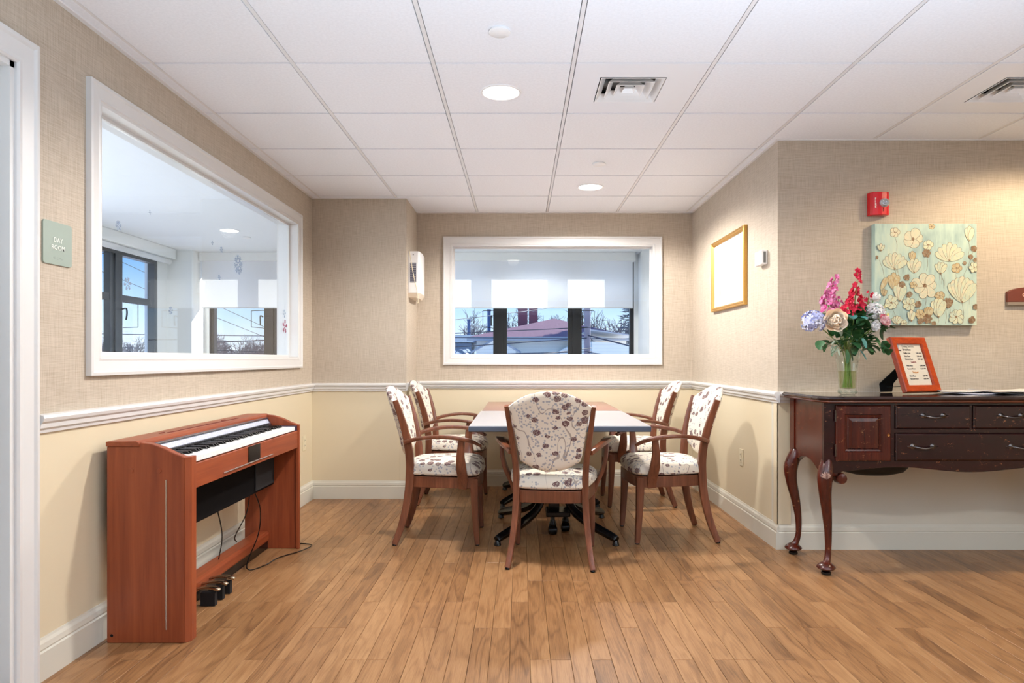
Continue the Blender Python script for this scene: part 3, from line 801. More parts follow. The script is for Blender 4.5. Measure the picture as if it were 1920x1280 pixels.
def cord(name, pts, label, r=.006, mat='black', cat='cord', group=None, n=6):
    return tag(MB().sweep(pts, r, n=n, sub=6).build(name, mat), label, cat, group)
cord('cable', [(-1.50, 3.38, .39), (-1.49, 3.41, .28), (-1.505, 3.45, .20), (-1.53, 3.47, .106)], 'black cable hanging from the piano speaker to the foot rail, nearest the camera', cat='cable', group='piano cables')
cord('cable', [(-1.50, 3.80, .39), (-1.51, 3.77, .27), (-1.55, 3.72, .16), (-1.555, 3.75, .12)], 'black cable behind the piano foot rail, middle one', cat='cable', group='piano cables')
cord('power_cord', [(-1.49, 3.82, .39), (-1.46, 3.84, .28), (-1.455, 3.80, .15), (-1.46, 3.66, .035), (-1.43, 3.62, .006), (-1.38, 3.72, .005), (-1.36, 3.85, .005), (-1.28, 3.98, .005), (-1.25, 4.10, .005), (-1.30, 4.14, .005), (-1.40, 4.16, .005), (-1.62, 4.3, .01)],
     'black power cord running from the piano over the floor to its far end')

# ---- sideboard
sx0, sx1 = 1.573, 3.094; sy0, sy1 = 3.55, 3.985; SB, ST = .528, .898; TZ = .929
sb = thing('sideboard', ((sx0+sx1)/2, (sy0+sy1)/2, 0), 'scuffed dark mahogany sideboard on curved cabriole legs', 'sideboard')
# carcass
MB().box(sx0+.03, sx1-.03, sy0+.022, sy1, .575, ST).build('carcass', 'mahog', parent=sb)
# scalloped side panels
def arc_bottom(a, b, zb, zt, n=14):
    pts = []
    for i in range(n+1):
        t = i/n; x = a+(b-a)*t
        z = zb+(zt-zb)*math.sin(PI*min(1, max(0, (t-.12)/.76)))**.8 if .12 < t < .88 else zb
        pts.append((x, z))
    return pts
for xa, xb in ((sx0, sx0+.03), (sx1-.03, sx1)):
    poly = [(sy1, ST), (sy0+.022, ST)]+arc_bottom(sy0+.022, sy1, SB, SB+.055)
    MB().prism(poly, lambda p, q, x: (x, p, q), xa, xb).build('side_panel', 'mahog', parent=sb, bevel=.002)
# stiles proud of side
MB().box(sx0-.006, sx0, sy1-.06, sy1, .56, ST).build('corner_stile', 'mahog', parent=sb)
# face frame with scalloped apron
n = 60; bot = []
for i in range(n+1):
    t = i/n; x = sx0+(sx1-sx0)*t; u = (x-sx0)/(sx1-sx0)
    z = SB+.006+.026*(math.sin(u*PI*4-PI/2)*.5+.5)
    if u < .06 or u > .94: z = SB
    bot.append((x, z))
MB().prism([(sx1, .600), (sx0, .600)]+bot, lambda p, q, y: (p, y, q), sy0, sy0+.022).build('apron', 'mahogx', parent=sb, bevel=.002)
def fx(px): return (px-VX)*sy0/F
def fz(py): return CZ-(py-VY)*sy0/F
def mirror(x): return sx0+sx1-x
dxa, dxb = fx(1565), fx(1670); mxa = fx(1677); mxc = (sx0+sx1)/2
z0l, z1l = fz(864), fz(811); z0u, z1u = fz(804), fz(759)
ff = MB()
fr = sy0
for a, b in ((sx0, dxa), (dxb, mxa), (mirror(mxa), mirror(dxb)), (mirror(dxa), sx1)): ff.box(a, b, fr, fr+.022, .598, ST)
ff.box(mxa, mirror(mxa), fr, fr+.022, z1u, ST).box(mxa, mirror(mxa), fr, fr+.022, z1l, z0u).box(mxa, mirror(mxa), fr, fr+.022, .598, z0l)
ff.box(mxc-.006, mxc+.006, fr, fr+.022, z0u, z1u)
ff.box(dxa, dxb, fr, fr+.022, z1u, ST).box(dxa, dxb, fr, fr+.022, .598, z0l).box(mirror(dxb), mirror(dxa), fr, fr+.022, z1u, ST).box(mirror(dxb), mirror(dxa), fr, fr+.022, .598, z0l)
ff.build('face_frame', 'mahogx', parent=sb)
fn = lambda u, v, h: (u, fr-h, v)
DOORP = [(0, -.01), (0, .008), (.005, .012), (.044, .012), (.050, .004), (.058, .001), (.066, .008), (.082, .011)]
def handle(par, cx, cz, w=.062):
    mb = MB()
    mb.sweep([(cx-w, fr-.014, cz), (cx-w*.7, fr-.030, cz-.004), (cx, fr-.034, cz-.009), (cx+w*.7, fr-.030, cz-.004), (cx+w, fr-.014, cz)], [(.008, .008), (.008, .008), (.009, .009), (.008, .008), (.008, .008)], n=8)
    for s in (-1, 1):
        mb.lathe([(.001, -.010), (.008, -.007), (.014, -.003), (.017, 0)], (cx+s*w, fr-.010, cz), 'y', 12)
        mb.sweep([(cx+s*w, fr-.012, cz), (cx+s*(w+.018), fr-.013, cz), (cx+s*(w+.028), fr-.012, cz)], [(.014, .006), (.010, .005), (.003, .003)], n=8)
    mb.build('handle', 'pewter', parent=par)
for a, b, hx in ((dxa, dxb, dxb-.018), (mirror(dxb), mirror(dxa), mirror(dxb-.018))):
    d = MB().rings(fn, a+.003, b-.003, z0l+.002, z1u-.002, DOORP, fill=True).build('door', 'mahog', parent=sb)
    MB().lathe([(.003, -.002), (.0065, -.003), (.008, 0)], (hx, fr-.012, (z0l+z1u)/2-.01), 'y', 14).build('keyhole', plain('brass', 'c08a50', .3, 1), parent=d)
    xo = a if a < mxc else b; s = -1 if a < mxc else 1
    for hz in (z0l+.055, z1u-.055): MB().sweep([(xo, fr-.008, hz-.03), (xo, fr-.008, hz+.03)], .008, n=8).build('hinge', 'pewter', parent=d)
DRP = [(0, -.01), (0, .006), (.005, .011), (.008, .012)]
for a, b, c, d_, hs in ((mxa, mxc-.006, z0u, z1u, [.5]), (mxc+.006, mirror(mxa), z0u, z1u, [.5]), (mxa, mirror(mxa), z0l, z1l, [.178, .822])):
    d = MB().rings(fn, a+.003, b-.003, c+.002, d_-.002, DRP, fill=True).build('drawer', 'mahogx', parent=sb)
    for h in hs: handle(d, a+(b-a)*h, (c+d_)/2+(.008 if len(hs) == 1 else .004), .052)
# top with moulded edge and clipped corners
def topout(o):
    a, b, c = sx0-.045, sx1+.045, sy0-.065
    k = .07
    return [(a-o, 4.00), (a-o, c+k+.05), (a-o+.012, c+k), (a+k-.02, c+.012-o*.7), (a+k+.05, c-o), (b-k-.05, c-o), (b-k+.02, c+.012-o*.7), (b+o-.012, c+k), (b+o, c+k+.05), (b+o, 4.00)]
mb = MB().loft([[Vector((x, y, z)) for x, y in topout(o)] for o, z in ((-.03, ST), (-.012, ST+.004), (-.010, ST+.010), (.0, ST+.016), (.0, ST+.022), (-.005, ST+.026), (-.008, TZ))], 0, False)
mb.build('top', 'mahogtop', parent=sb, bevel=.001)
MB().loft([[Vector((x, y, z)) for x, y in topout(o)] for o, z in ((-.028, ST-.004), (-.010, ST+.003), (-.012, ST+.009))], 0, False).build('top_moulding', wood('worn_edge', '8a4a26', '3a140e', .3, 0, 2, scratch=1.2), parent=sb)
def cabriole(kx, ky, dx, dy, ears):
    P = [(kx, ky, .600), (kx+dx*.012, ky+dy*.012, .555), (kx+dx*.030, ky+dy*.030, .500), (kx+dx*.026, ky+dy*.026, .42), (kx+dx*.004, ky+dy*.004, .32), (kx-dx*.012, ky-dy*.012, .22), (kx-dx*.014, ky-dy*.014, .13), (kx-dx*.002, ky-dy*.002, .075), (kx+dx*.022, ky+dy*.022, .042)]
    lg = MB().sweep(P, [.055, .075, .078, .062, .050, .038, .031, .034, .046], n=14, sub=5)
    fx_, fy_ = kx+dx*.016, ky+dy*.016
    lg.lathe([(.020, .064), (.036, .052), (.046, .042), (.048, .036), (.040, .028), (.024, .022)], (fx_, fy_, 0), 'z', 20)
    o = lg.build('leg', 'mahog', parent=sb, sharp=60)
    MB().lathe([(.020, 0), (.025, .004), (.025, .014), (.018, .020), (.020, .025)], (fx_, fy_, 0), 'z', 18).build('foot_pad', 'black', parent=o)
    for ex, ey, axis in ears:
        m = MB().lathe([(.006, -.034), (.026, -.030), (.030, -.012), (.030, .016), (.016, .022)], (kx+ex, ky+ey, .500), axis, 18)
        a, b = (ex, ey)
        m.sweep([(kx, ky, .530), (kx+a*.5, ky+b*.5, .525), (kx+a, ky+b, .508)], [.05, .042, .03], n=10)
        m.build('scroll', 'mahog', parent=o)
    return o
lg = cabriole(sx0+.030, sy0+.030, -.707, -.707, [(.062, -.006, 'y')])
# carved shell on the front-left knee
mb = MB()
for k in range(6):
    an = math.radians(200+k*24); c0 = Vector((sx0+.004, sy0+.0, .505))
    mb.sweep([c0+Vector((0, -.026, 0)), c0+Vector((math.cos(an)*.018, -.026, -math.sin(an)*.020)), c0+Vector((math.cos(an)*.030, -.016, -math.sin(an)*.034))], [.010, .012, .006], n=6)
mb.build('carved_shell', wood('worn_carving', 'b8988a', '4a1c18', .25, 2, 3, scratch=1.5), parent=lg)
cabriole(sx1-.030, sy0+.030, .707, -.707, [(-.062, -.006, 'y')])
cabriole(sx0+.012, sy1-.045, -1, 0, [])
cabriole(sx1-.012, sy1-.045, 1, 0, [])
MB().box(sx0, sx0+.04, sy1-.075, sy1-.015, .545, .62).build('knee_block', 'mahog', parent=sb, bevel=.006)
# flattened black oval hung under the carcass
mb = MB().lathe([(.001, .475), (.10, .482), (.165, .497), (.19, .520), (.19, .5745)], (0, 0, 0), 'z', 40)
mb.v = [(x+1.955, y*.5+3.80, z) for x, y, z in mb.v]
mb.build('underside_oval', plain('matt_black_oval', '0a0a0b', .6), parent=sb, label='black oval bulge under the left drawers')

# ---- vase
VXx, VYy = 1.745, 3.655
vs = thing('glass_vase', (VXx, VYy, TZ), 'clear flared cut-glass vase with water, on the sideboard', 'vase')
def flute(prof, n=32, amp=.05, k=8, zoff=TZ):
    secs = []
    for r, h in prof:
        secs.append([Vector((VXx+r*(1+amp*abs(math.sin(k*PI*j/n)))*math.cos(2*PI*j/n), VYy+r*(1+amp*abs(math.sin(k*PI*j/n)))*math.sin(2*PI*j/n), zoff+h)) for j in range(n)])
    return secs
mb = MB().loft(flute([(.030, .0), (.040, .006), (.046, .018), (.043, .03), (.044, .06), (.047, .12), (.052, .17), (.063, .22), (.078, .262), (.075, .262), (.060, .218), (.049, .17), (.044, .12), (.041, .06), (.038, .035), (.01, .032)]), 0, False, True, True)
mb.build('glass_body', 'clear', parent=vs)
MB().loft(flute([(.038, .036), (.041, .08), (.043, .128)], amp=.03), 0, True).build('water', 'water', parent=vs)
mb = MB()
for j in range(9):
    a = 2*PI*j/9
    mb.lathe([(.002, -.010), (.010, 0), (.002, .010)], (VXx+.044*math.cos(a), VYy+.044*math.sin(a), TZ+.016), 'z', 6, smooth=False)
mb.build('cut_facets', 'clear', parent=vs)
# ---- flowers
def petal(mb, c, d, up, L, W, curl, mat=0, n=4):
    """petal starting at c going along d, cupped towards up"""
    d = Vector(d).normalized(); up = Vector(up); s = d.cross(up)
    if s.length < 1e-3: s = Vector((1, 0, 0))
    s.normalize(); up = s.cross(d).normalized()
    secs = []
    for i in range(n+1):
        t = i/n; wd = W*math.sin(PI*(.12+.80*t))**.7*.5
        p = c+d*L*t+up*curl*L*t*t
        secs.append([p-s*wd+up*wd*.35, p-up*0, p+s*wd+up*wd*.35])
    mb.loft(secs, mat, True, False, False)
def leaf(mb, c, d, L, W, mat=0, droop=-.25):
    petal(mb, Vector(c), d, (0, 0, 1), L, W, droop, mat, 6)
def rnddir(rg):
    z = rg.uniform(-1, 1); a = rg.uniform(0, 2*PI); r = math.sqrt(1-z*z); return Vector((r*math.cos(a), r*math.sin(a), z))
def base_pt(k): return Vector((VXx+.022*math.cos(k*1.9), VYy+.022*math.sin(k*1.9), TZ+.04))
def stempts(k, top): 
    b = base_pt(k); m = Vector((VXx+.3*(top.x-VXx)*.5, VYy+.3*(top.y-VYy)*.5, TZ+.24)); return [b, m, Vector(top)]
def petmat(nm, a, b, sc=40):
    n = N(nm); oi = n.n('NewGeometry').outputs['Random Per Island']
    n.col(n.ramp(oi, [(.1, lin(a)), (.9, lin(b))])); n.set(Roughness=.6); return n.m
M['hblue'] = petmat('blue_hydrangea_petals', 'a9b2e6', 'e9ecfb'); M['hwhite'] = petmat('white_hydrangea_petals', 'f6f8fc', 'ffffff')
M['peach'] = petmat('peach_rose_petals', 'fbe0c2', 'fffaf0'); M['pinkp'] = petmat('pink_petals', 'd8579a', 'eaa7cb')
M['redp'] = petmat('crimson_petals', 'c01038', 'ea3a5c'); M['blush'] = petmat('blush_rose_petals', 'e88fa4', 'fbf0ee'); M['yellowp'] = petmat('yellow_petals', 'e9dc8a', 'f4f0c4')
def P3(px, py, y): return at(px, py, y)
def hydrangea(k, c, r, mat, label, nf=85):
    rg = random.Random(k*5+1); t = thing('hydrangea_flower', base_pt(k), label, 'flower', 'flowers in the glass vase')
    MB().sweep(stempts(k, c), [.006, .005, .005], n=6).build('stem', 'stem', parent=t)
    mb = MB()
    for i in range(nf):
        d = rnddir(rg); 
        if d.z < -.75: continue
        p = c+Vector((d.x*r, d.y*r*.9, d.z*r*.92)); s = r*.27*rg.uniform(.8, 1.2)
        u = d.orthogonal().normalized(); v = d.cross(u); a0 = rg.uniform(0, 2)
        vs_ = [p-d*s*.15]; fs = []
        for q in range(4):
            an = a0+q*PI/2
            for da, rr in ((-.55, .8), (0, 1.05), (.55, .8)):
                vs_.append(p+(u*math.cos(an+da)+v*math.sin(an+da))*s*rr+d*s*.2)
            b = 1+q*3; fs += [(0, b, b+1), (0, b+1, b+2)]
        mb.add(vs_, fs)
    mb.lathe([(.001, -r*.8), (r*.8, -r*.2), (r*.85, r*.2), (.001, r*.85)], c, 'z', 12, 0)
    mb.build('bloom', mat, parent=t); return t
def rose(k, c, r, mat, face, label, name='rose'):
    rg = random.Random(k*7+3); t = thing(name, base_pt(k), label, 'flower', 'flowers in the glass vase')
    MB().sweep(stempts(k, c), [.006, .005, .005], n=6).build('stem', 'stem', parent=t)
    mb = MB(); f = Vector(face).normalized(); u = f.orthogonal().normalized(); v = f.cross(u)
    mb.lathe([(.001, -r*.25), (r*.34, 0), (r*.30, r*.25), (.001, r*.42)], c, 'y', 12); mb.v = [tuple(Vector(q)) for q in mb.v]
    for ring, (npet, rad, L, tilt) in enumerate(((3, .15, 1.2, .1), (4, .35, 1.2, .2), (5, .6, 1.15, .35), (6, .8, 1.05, .65), (7, .8, .95, 1.05))):
        for q in range(npet):
            an = q*2*PI/npet+ring*.7+rg.uniform(-.1, .1); rad_d = u*math.cos(an)+v*math.sin(an)
            d = (f*math.cos(tilt)+rad_d*math.sin(tilt))
            petal(mb, c-f*r*.35+rad_d*r*rad*.5, d, -rad_d if ring < 4 else f, r*L*.9, r*.95, .45 if ring < 3 else .3, 0, 5)
    mb.build('bloom', mat, parent=t)
    lf = MB(); leaf(lf, c-f*r*.3, (-u-Vector((0, 0, .4))), .05, .028); lf.build('leaf', 'leaf', parent=t)
    return t
def spike(k, pts, mat, label, sz=.020, dens=34, tmin=.35):
    rg = random.Random(k*11+5); t = thing('snapdragon_spray', base_pt(k), label, 'flower', 'flowers in the glass vase')
    top = pts[-1]; full = stempts(k, pts[0])+pts[1:]
    MB().sweep(full, [.006]*(len(full)-1)+[.002], n=6).build('stem', 'stem', parent=t)
    mb = MB()
    for i in range(dens):
        q = (i/dens)**1.25*(len(pts)-1); a = int(q); p = pts[a].lerp(pts[min(a+1, len(pts)-1)], q-a)
        spread = .042*(1-.75*(i/dens)); an = rg.uniform(0, 2*PI)
        d = Vector((math.cos(an), math.sin(an), .25)); c = p+d*spread*rg.uniform(.4, 1)
        s = sz*(1-.35*i/dens)*rg.uniform(.8, 1.15)
        dd = (d+Vector((0, -.5, .1))).normalized(); u = dd.orthogonal().normalized(); v = dd.cross(u)
        for m_ in range(5):
            a2 = m_*2*PI/5+an; petal(mb, c, (u*math.cos(a2)+v*math.sin(a2))+dd*.5, dd, s, s*.8, .2, 0, 3)
    mb.build('bloom', mat, parent=t); return t
hydrangea(1, P3(1525, 603, 3.60), .060, 'hblue', 'pale blue hydrangea head at the left of the bouquet')
hydrangea(2, P3(1639, 586, 3.66), .052, 'hwhite', 'white hydrangea head at the right of the bouquet')
hydrangea(3, P3(1640, 558, 3.72), .030, 'hwhite', 'small white blossom above the white hydrangea', 40)
rose(4, P3(1566, 601, 3.56), .062, 'peach', (-.25, -1, .1), 'large peach rose facing front, left of centre in the bouquet')
rose(5, P3(1657, 602, 3.60), .038, 'blush', (.5, -1, .5), 'blush rose with pink tip at the right end of the bouquet')
rose(6, P3(1640, 610, 3.58), .030, 'hwhite', (.3, -1, -.2), 'small white rose below the blush rose', 'small_rose')
spike(7, [P3(1557, 588, 3.66), P3(1553, 560, 3.66), P3(1558, 545, 3.66), P3(1568, 518, 3.66)], 'pinkp', 'tall pink snapdragon spray at the left top of the bouquet', .024, 60)
spike(8, [P3(1603, 585, 3.64), P3(1603, 565, 3.64), P3(1605, 545, 3.64), P3(1609, 506, 3.64)], 'redp', 'tall crimson spray in the middle top of the bouquet', .024, 58)
spike(9, [P3(1622, 590, 3.70), P3(1628, 565, 3.70), P3(1630, 545, 3.70)], 'redp', 'short crimson spray right of the tall one', .016, 16)
spike(10, [P3(1588, 592, 3.60), P3(1590, 575, 3.60), P3(1592, 560, 3.60)], 'redp', 'short crimson spray left of the tall one', .018, 20)
spike(11, [P3(1575, 590, 3.70), P3(1573, 572, 3.70), P3(1571, 555, 3.70)], 'pinkp', 'short pink spray beside the tall pink one', .018, 18)
spike(12, [P3(1650, 600, 3.68), P3(1654, 590, 3.68), P3(1656, 572, 3.68)], 'yellowp', 'small yellow spray at the right of the bouquet', .014, 16)
rg = random.Random(5)
fo = thing('foliage_spray', base_pt(13), 'dark green leafy sprays filling the middle of the bouquet', 'foliage')
for i in range(150):
    px_ = rg.gauss(1604, 24); py_ = rg.uniform(588, 655); 
    if i < 10: px_ = rg.uniform(1625, 1660); py_ = rg.uniform(612, 648)
    c = P3(px_, py_, 3.655+rg.uniform(-.06, .07)); d = (c-Vector((VXx, VYy, TZ+.22)))
    d = (d.normalized()*.55+rnddir(rg)*.9+Vector((0, 0, -.25))); mb = MB(); leaf(mb, c, d, rg.uniform(.042, .068), rg.uniform(.036, .052)); mb.build('leaf', 'leaf', parent=fo)
mb = MB()
for k in range(8):
    c = P3(1575+k*9, 600+(k*37) % 40, 3.64+.01*(k % 3)); mb.sweep(stempts(k+20, c), .005, n=6)
mb.build('stem', 'stem', parent=fo)
for px_, py_, d, L, W in ((1616, 640, (.2, -.3, -1), .055, .04), (1612, 662, (.5, -.3, -1), .06, .035), (1598, 598, (-.3, -1, -.5), .045, .045), (1612, 600, (.4, -1, -.4), .045, .045)):
    mb = MB(); leaf(mb, P3(px_, py_-6, 3.565), d, L, W, droop=0); mb.build('leaf', 'teal', parent=fo)
for q, (px_, py_, d) in enumerate(((1572, 640, (-1, -.3, .2)), (1566, 645, (-1, -.3, -.3)), (1575, 648, (-.6, -.5, -.6)), (1578, 632, (-.5, -.6, .5)))):
    mb = MB(); c = P3(px_, py_, 3.57)
    for k in range(5): leaf(mb, c+Vector(d).normalized()*.010*k, Vector(d)+rnddir(rg)*.8, .035, .012, droop=0)
    mb.build('leaf', 'dusty', parent=fo)
for px_, py_, d in ((1586, 665, (.05, 0, -1)), (1592, 660, (.2, -.1, -1))):
    mb = MB(); leaf(mb, P3(px_, py_-10, 3.60), d, .075, .045, droop=0); mb.build('leaf', 'leaf', parent=fo)

# ---- menu frame
a = math.radians(22); Wd, Ht, lean = .272, .318, math.radians(19)
O = Vector((2.085, 3.70, TZ+.001)); ex = Vector((math.cos(a), math.sin(a), 0)); nrm0 = Vector((math.sin(a), -math.cos(a), 0))
ez = Vector((0, 0, 1))*math.cos(lean)-nrm0*math.sin(lean); en = nrm0*math.cos(lean)+Vector((0, 0, 1))*math.sin(lean)
O = O+Vector((0, 0, .0))
ff_ = lambda u, v, h: O+ex*u+ez*v+en*h
O = O+Vector((0, 0, .012))
mf = thing('picture_frame', O, 'orange wooden desk frame with a printed meal schedule, leaning on its easel', 'picture frame')
MB().rings(ff_, 0, Wd, 0, Ht, [(0, -.024), (0, .0), (.004, .004), (.036, .001), (.040, -.006), (.040, -.012)]).build('frame', 'frameorange', parent=mf)
MB().rings(ff_, .001, Wd-.001, .001, Ht-.001, [(0, -.025), (0, -.022)], fill=True).build('backing', 'blackmat', parent=mf)
mb = MB().rings(ff_, .038, Wd-.038, .038, Ht-.038, [(0, -.014), (0, -.0125)], fill=True)
mb.build('sheet', plain('printed_sheet', 'd8d2c4', .7), parent=mf)
mb = MB(); fz_ = -.0118
def tl(s, x, y, size, al='LEFT', m=0): text_into(mb, s, size, lambda u, v, w_: ff_(x+u, y+v, fz_+w_*.3), m, .0005, al, .0003)
tl('Dining Service', .085, .262, .016, m=1); tl('Breakfast', .085, .243, .017)
for k, (l, tm) in enumerate((('Coffee Cart', '7:00 AM'), ('First Floor', '7:30 AM'), ('Second Floor', '8:00 AM'))): tl(l, .082, .224-k*.018, .0115); tl(tm, .180, .224-k*.018, .0115)
tl('Lunch', .120, .170, .017, m=2)
for k, (l, tm) in enumerate((('First Floor', '12:00 PM'), ('Second Floor', '12:30 PM'))): tl(l, .078, .150-k*.018, .0115); tl(tm, .178, .150-k*.018, .0115)
tl('Supper', .110, .111, .016, m=3)
for k, (l, tm) in enumerate((('First Floor', '5:00 PM'), ('Second Floor', '5:30 PM'))): tl(l, .078, .090-k*.016, .0115); tl(tm, .180, .090-k*.016, .0115)
mb.add([ff_(.046, .250, fz_), ff_(.060, .250, fz_), ff_(.062, .276, fz_), ff_(.044, .276, fz_)], [(0, 1, 2, 3)], 4)
mb.add([ff_(.046, .240, fz_), ff_(.072, .240, fz_), ff_(.072, .246, fz_), ff_(.046, .246, fz_)], [(0, 1, 2, 3)], 0)
mb.build('lettering', [plain('ink_black', '20202a', .8), plain('ink_grey', '8a8a80', .8), plain('ink_red', '8e2430', .8), plain('ink_orange', 'd08a3a', .8), plain('ink_blue', '9fb4c6', .8)], parent=mf)
# easel leg
hub = ff_(Wd*.5, Ht*.62, -.026); footc = O-nrm0*.205+ex*(Wd*.36)+Vector((0, 0, -.012))
axis_w = ex
MB().loft([[hub-axis_w*.03, hub+axis_w*.03, hub+axis_w*.03-nrm0*.004, hub-axis_w*.03-nrm0*.004],
           [footc-axis_w*.055+Vector((0, 0, .05)), footc+axis_w*.055+Vector((0, 0, .05)), footc+axis_w*.055-nrm0*.004+Vector((0, 0, .05)), footc-axis_w*.055-nrm0*.004+Vector((0, 0, .05))],
           [footc-axis_w*.045+Vector((0, 0, .002)), footc+axis_w*.045+Vector((0, 0, .002)), footc+axis_w*.045-nrm0*.004+Vector((0, 0, .002)), footc-axis_w*.045-nrm0*.004+Vector((0, 0, .002))]], 0, False).build('easel_leg', 'blackmat', parent=mf)
MB().sweep([footc+Vector((0, 0, .03)), ff_(Wd*.45, .04, -.026)], .003, n=5).build('ribbon', 'blackmat', parent=mf)

# ---- leaflets on sideboard
rg = random.Random(9)
def leaflet(x, y, w_, d, rz, z, curl, mat, label, name='brochure'):
    mb = MB(); n = 8; secs = []
    cs, sn = math.cos(rz), math.sin(rz)
    for i in range(n+1):
        u = -w_/2+w_*i/n; h = curl*((2*i/n-1)**2)
        row = []
        for v, hh in ((-d/2, .0), (d/2, .0), (d/2, .0025), (-d/2, .0025)):
            row.append(Vector((x+u*cs-v*sn, y+u*sn+v*cs, z+h+hh)))
        secs.append(row)
    mb.loft(secs, 0, False)
    return tag(mb.build(name, mat), label, 'brochure', 'leaflets on the sideboard')
M['pap1'] = plain('pale_blue_paper', 'ccd2e6', .4); M['pap2'] = plain('dark_cover_paper', '3c4350', .35); M['pap3'] = plain('white_paper', 'e8e6e2', .5)
leaflet(2.47, 3.78, .28, .20, .10, TZ+.001, .006, 'pap1', 'pale blue leaflet lying right of the picture frame')
leaflet(2.44, 3.84, .26, .18, -.12, TZ+.010, .008, 'pap3', 'white leaflet over the pale blue one beside the picture frame')
leaflet(2.70, 3.76, .30, .22, .06, TZ+.001, .010, 'pap2', 'dark glossy brochure on the sideboard under a white one')
leaflet(2.70, 3.79, .30, .22, .02, TZ+.014, .006, 'pap3', 'white brochure on top of the dark glossy one')
leaflet(2.98, 3.75, .20, .22, -.1, TZ+.001, .010, 'pap2', 'dark brochure at the right edge of the picture')

# ---- canvas painting
cx0, cx1, cz0, cz1, cyf = 2.069, 2.664, 1.317, 1.911, 3.998
cv = thing('canvas_painting', ((cx0+cx1)/2, YR, cz0), 'square unframed canvas of cream flowers on pale aqua', 'painting')
def canvasmat():
    n = N('aqua_canvas'); v = n.coord()
    a_ = n.noise(n.mapv(v, (5, 5, 3)), 1, 4, .6); b = n.noise(n.mapv(v, (40, 40, 5)), 1, 4, .6)
    f = n.math('ADD', n.math('MULTIPLY', a_, .7), n.math('MULTIPLY', b, .3))
    sp = n.n('SeparateXYZ'); n.l(v, sp.inputs[0])
    c = n.ramp(f, [(.34, lin('8ea8a8')), (.5, lin('b4ccc0')), (.66, lin('cdd8c0'))])
    n.col(c); n.set(Roughness=.6); return n.m
MB().box(cx0, cx1, cyf, YR, cz0, cz1).build('canvas', canvasmat(), parent=cv, bevel=.002)
rg = random.Random(21); pm = MB(); depth = [0]
def pp(u, v, k=0):   # picture coords in crop pixels of the canvas (0..812)
    return Vector((cx0+(u-170)/820*(cx1-cx0), cyf-.0006-depth[0]*.00001-k*.0002, cz1-(v-340)/812*(cz1-cz0)))
def poly(pts, m, outline=True):
    depth[0] += 1
    pts = [(min(max(u, 174), 986), min(max(v, 344), 1148)) for u, v in pts]
    cu = sum(p[0] for p in pts)/len(pts); cv_ = sum(p[1] for p in pts)/len(pts)
    if outline:
        big = [pp(cu+(u-cu)*1.0+(2.4 if u > cu else -2.4), cv_+(v-cv_)+(2.4 if v > cv_ else -2.4)) for u, v in pts]
        pm.add(big, [tuple(range(len(pts)))], 2)
    depth[0] += 1
    pm.add([pp(u, v) for u, v in pts], [tuple(range(len(pts)))], m)
def pet(u, v, an, L, W, m):
    pts = []
    for i in range(12):
        t = i/12*2*PI; x = L*.5-L*.5*math.cos(t); y = W*.5*math.sin(t)*(.55+.45*(x/L))
        pts.append((u+x*math.cos(an)-y*math.sin(an), v+x*math.sin(an)+y*math.cos(an)))
    poly(pts, m)
def line(pts, w_=2.2, m=2):
    depth[0] += 1
    for (a1, b1), (a2, b2) in zip(pts, pts[1:]):
        a1, a2 = (min(max(q, 172), 988) for q in (a1, a2)); b1, b2 = (min(max(q, 342), 1150) for q in (b1, b2))
        L = math.hypot(a2-a1, b2-b1) or 1; nx, ny = -(b2-b1)/L*w_/2, (a2-a1)/L*w_/2
        pm.add([pp(a1+nx, b1+ny), pp(a2+nx, b2+ny), pp(a2-nx, b2-ny), pp(a1-nx, b1-ny)], [(0, 1, 2, 3)], m)
def daisy(u, v, r_, n, m, cm=3, rot=0):
    if m == 3: r_ *= .8; cm = 2
    for k in range(n): pet(u, v, rot+k*2*PI/n+rg.uniform(-.1, .1), r_*rg.uniform(.85, 1.1), r_*1.15*3/n*1.6, m)
    depth[0] += 1; rr_ = r_*.16
    pm.add([pp(u+rr_*math.cos(i), v+rr_*math.sin(i)) for i in [j*PI/4 for j in range(8)]], [tuple(range(8))], cm)
def tulip(u, v, h, w_, m, n=5):   # (u,v) is the base
    for k in range(n):
        s = (k-(n-1)/2)/((n-1)/2); pet(u, v, -PI/2+s*w_, h*(1-.12*abs(s)), h*.42, m if k % 2 else (1 if m == 0 else m))
    depth[0] += 1; pm.add([pp(u-8, v-10), pp(u+8, v-10), pp(u, v+6)], [(0, 1, 2)], 3)
for (u, v, u2, v2) in ((335, 455, 345, 560), (325, 700, 330, 760), (205, 630, 250, 800), (475, 740, 520, 680), (925, 480, 920, 600), (580, 880, 565, 1040), (700, 740, 725, 860), (870, 970, 880, 1130), (740, 1030, 735, 1140), (435, 1040, 440, 1140), (640, 1000, 650, 1100), (820, 740, 815, 860), (300, 1000, 350, 1140), (590, 610, 585, 720), (540, 1080, 560, 1140), (960, 560, 870, 780), (680, 1090, 675, 1140), (320, 860, 322, 930)):
    line([(u, v), ((u+u2)/2+8, (v+v2)/2), (u2, v2)])
for args in ((330, 410, 40, 5, 0), (475, 463, 85, 5, 0), (625, 362, 26, 5, 4), (595, 510, 42, 5, 1), (586, 575, 42, 6, 3), (770, 560, 30, 5, 0)): daisy(*args[:4], args[4])
tulip(330, 705, 135, .95, 0, 7); tulip(470, 640, 80, .3, 4, 3); tulip(485, 735, 120, .5, 0, 4)
tulip(770, 640, 150, 1.05, 0, 7); tulip(930, 480, 120, .25, 0, 3); tulip(700, 742, 100, .5, 1, 4)
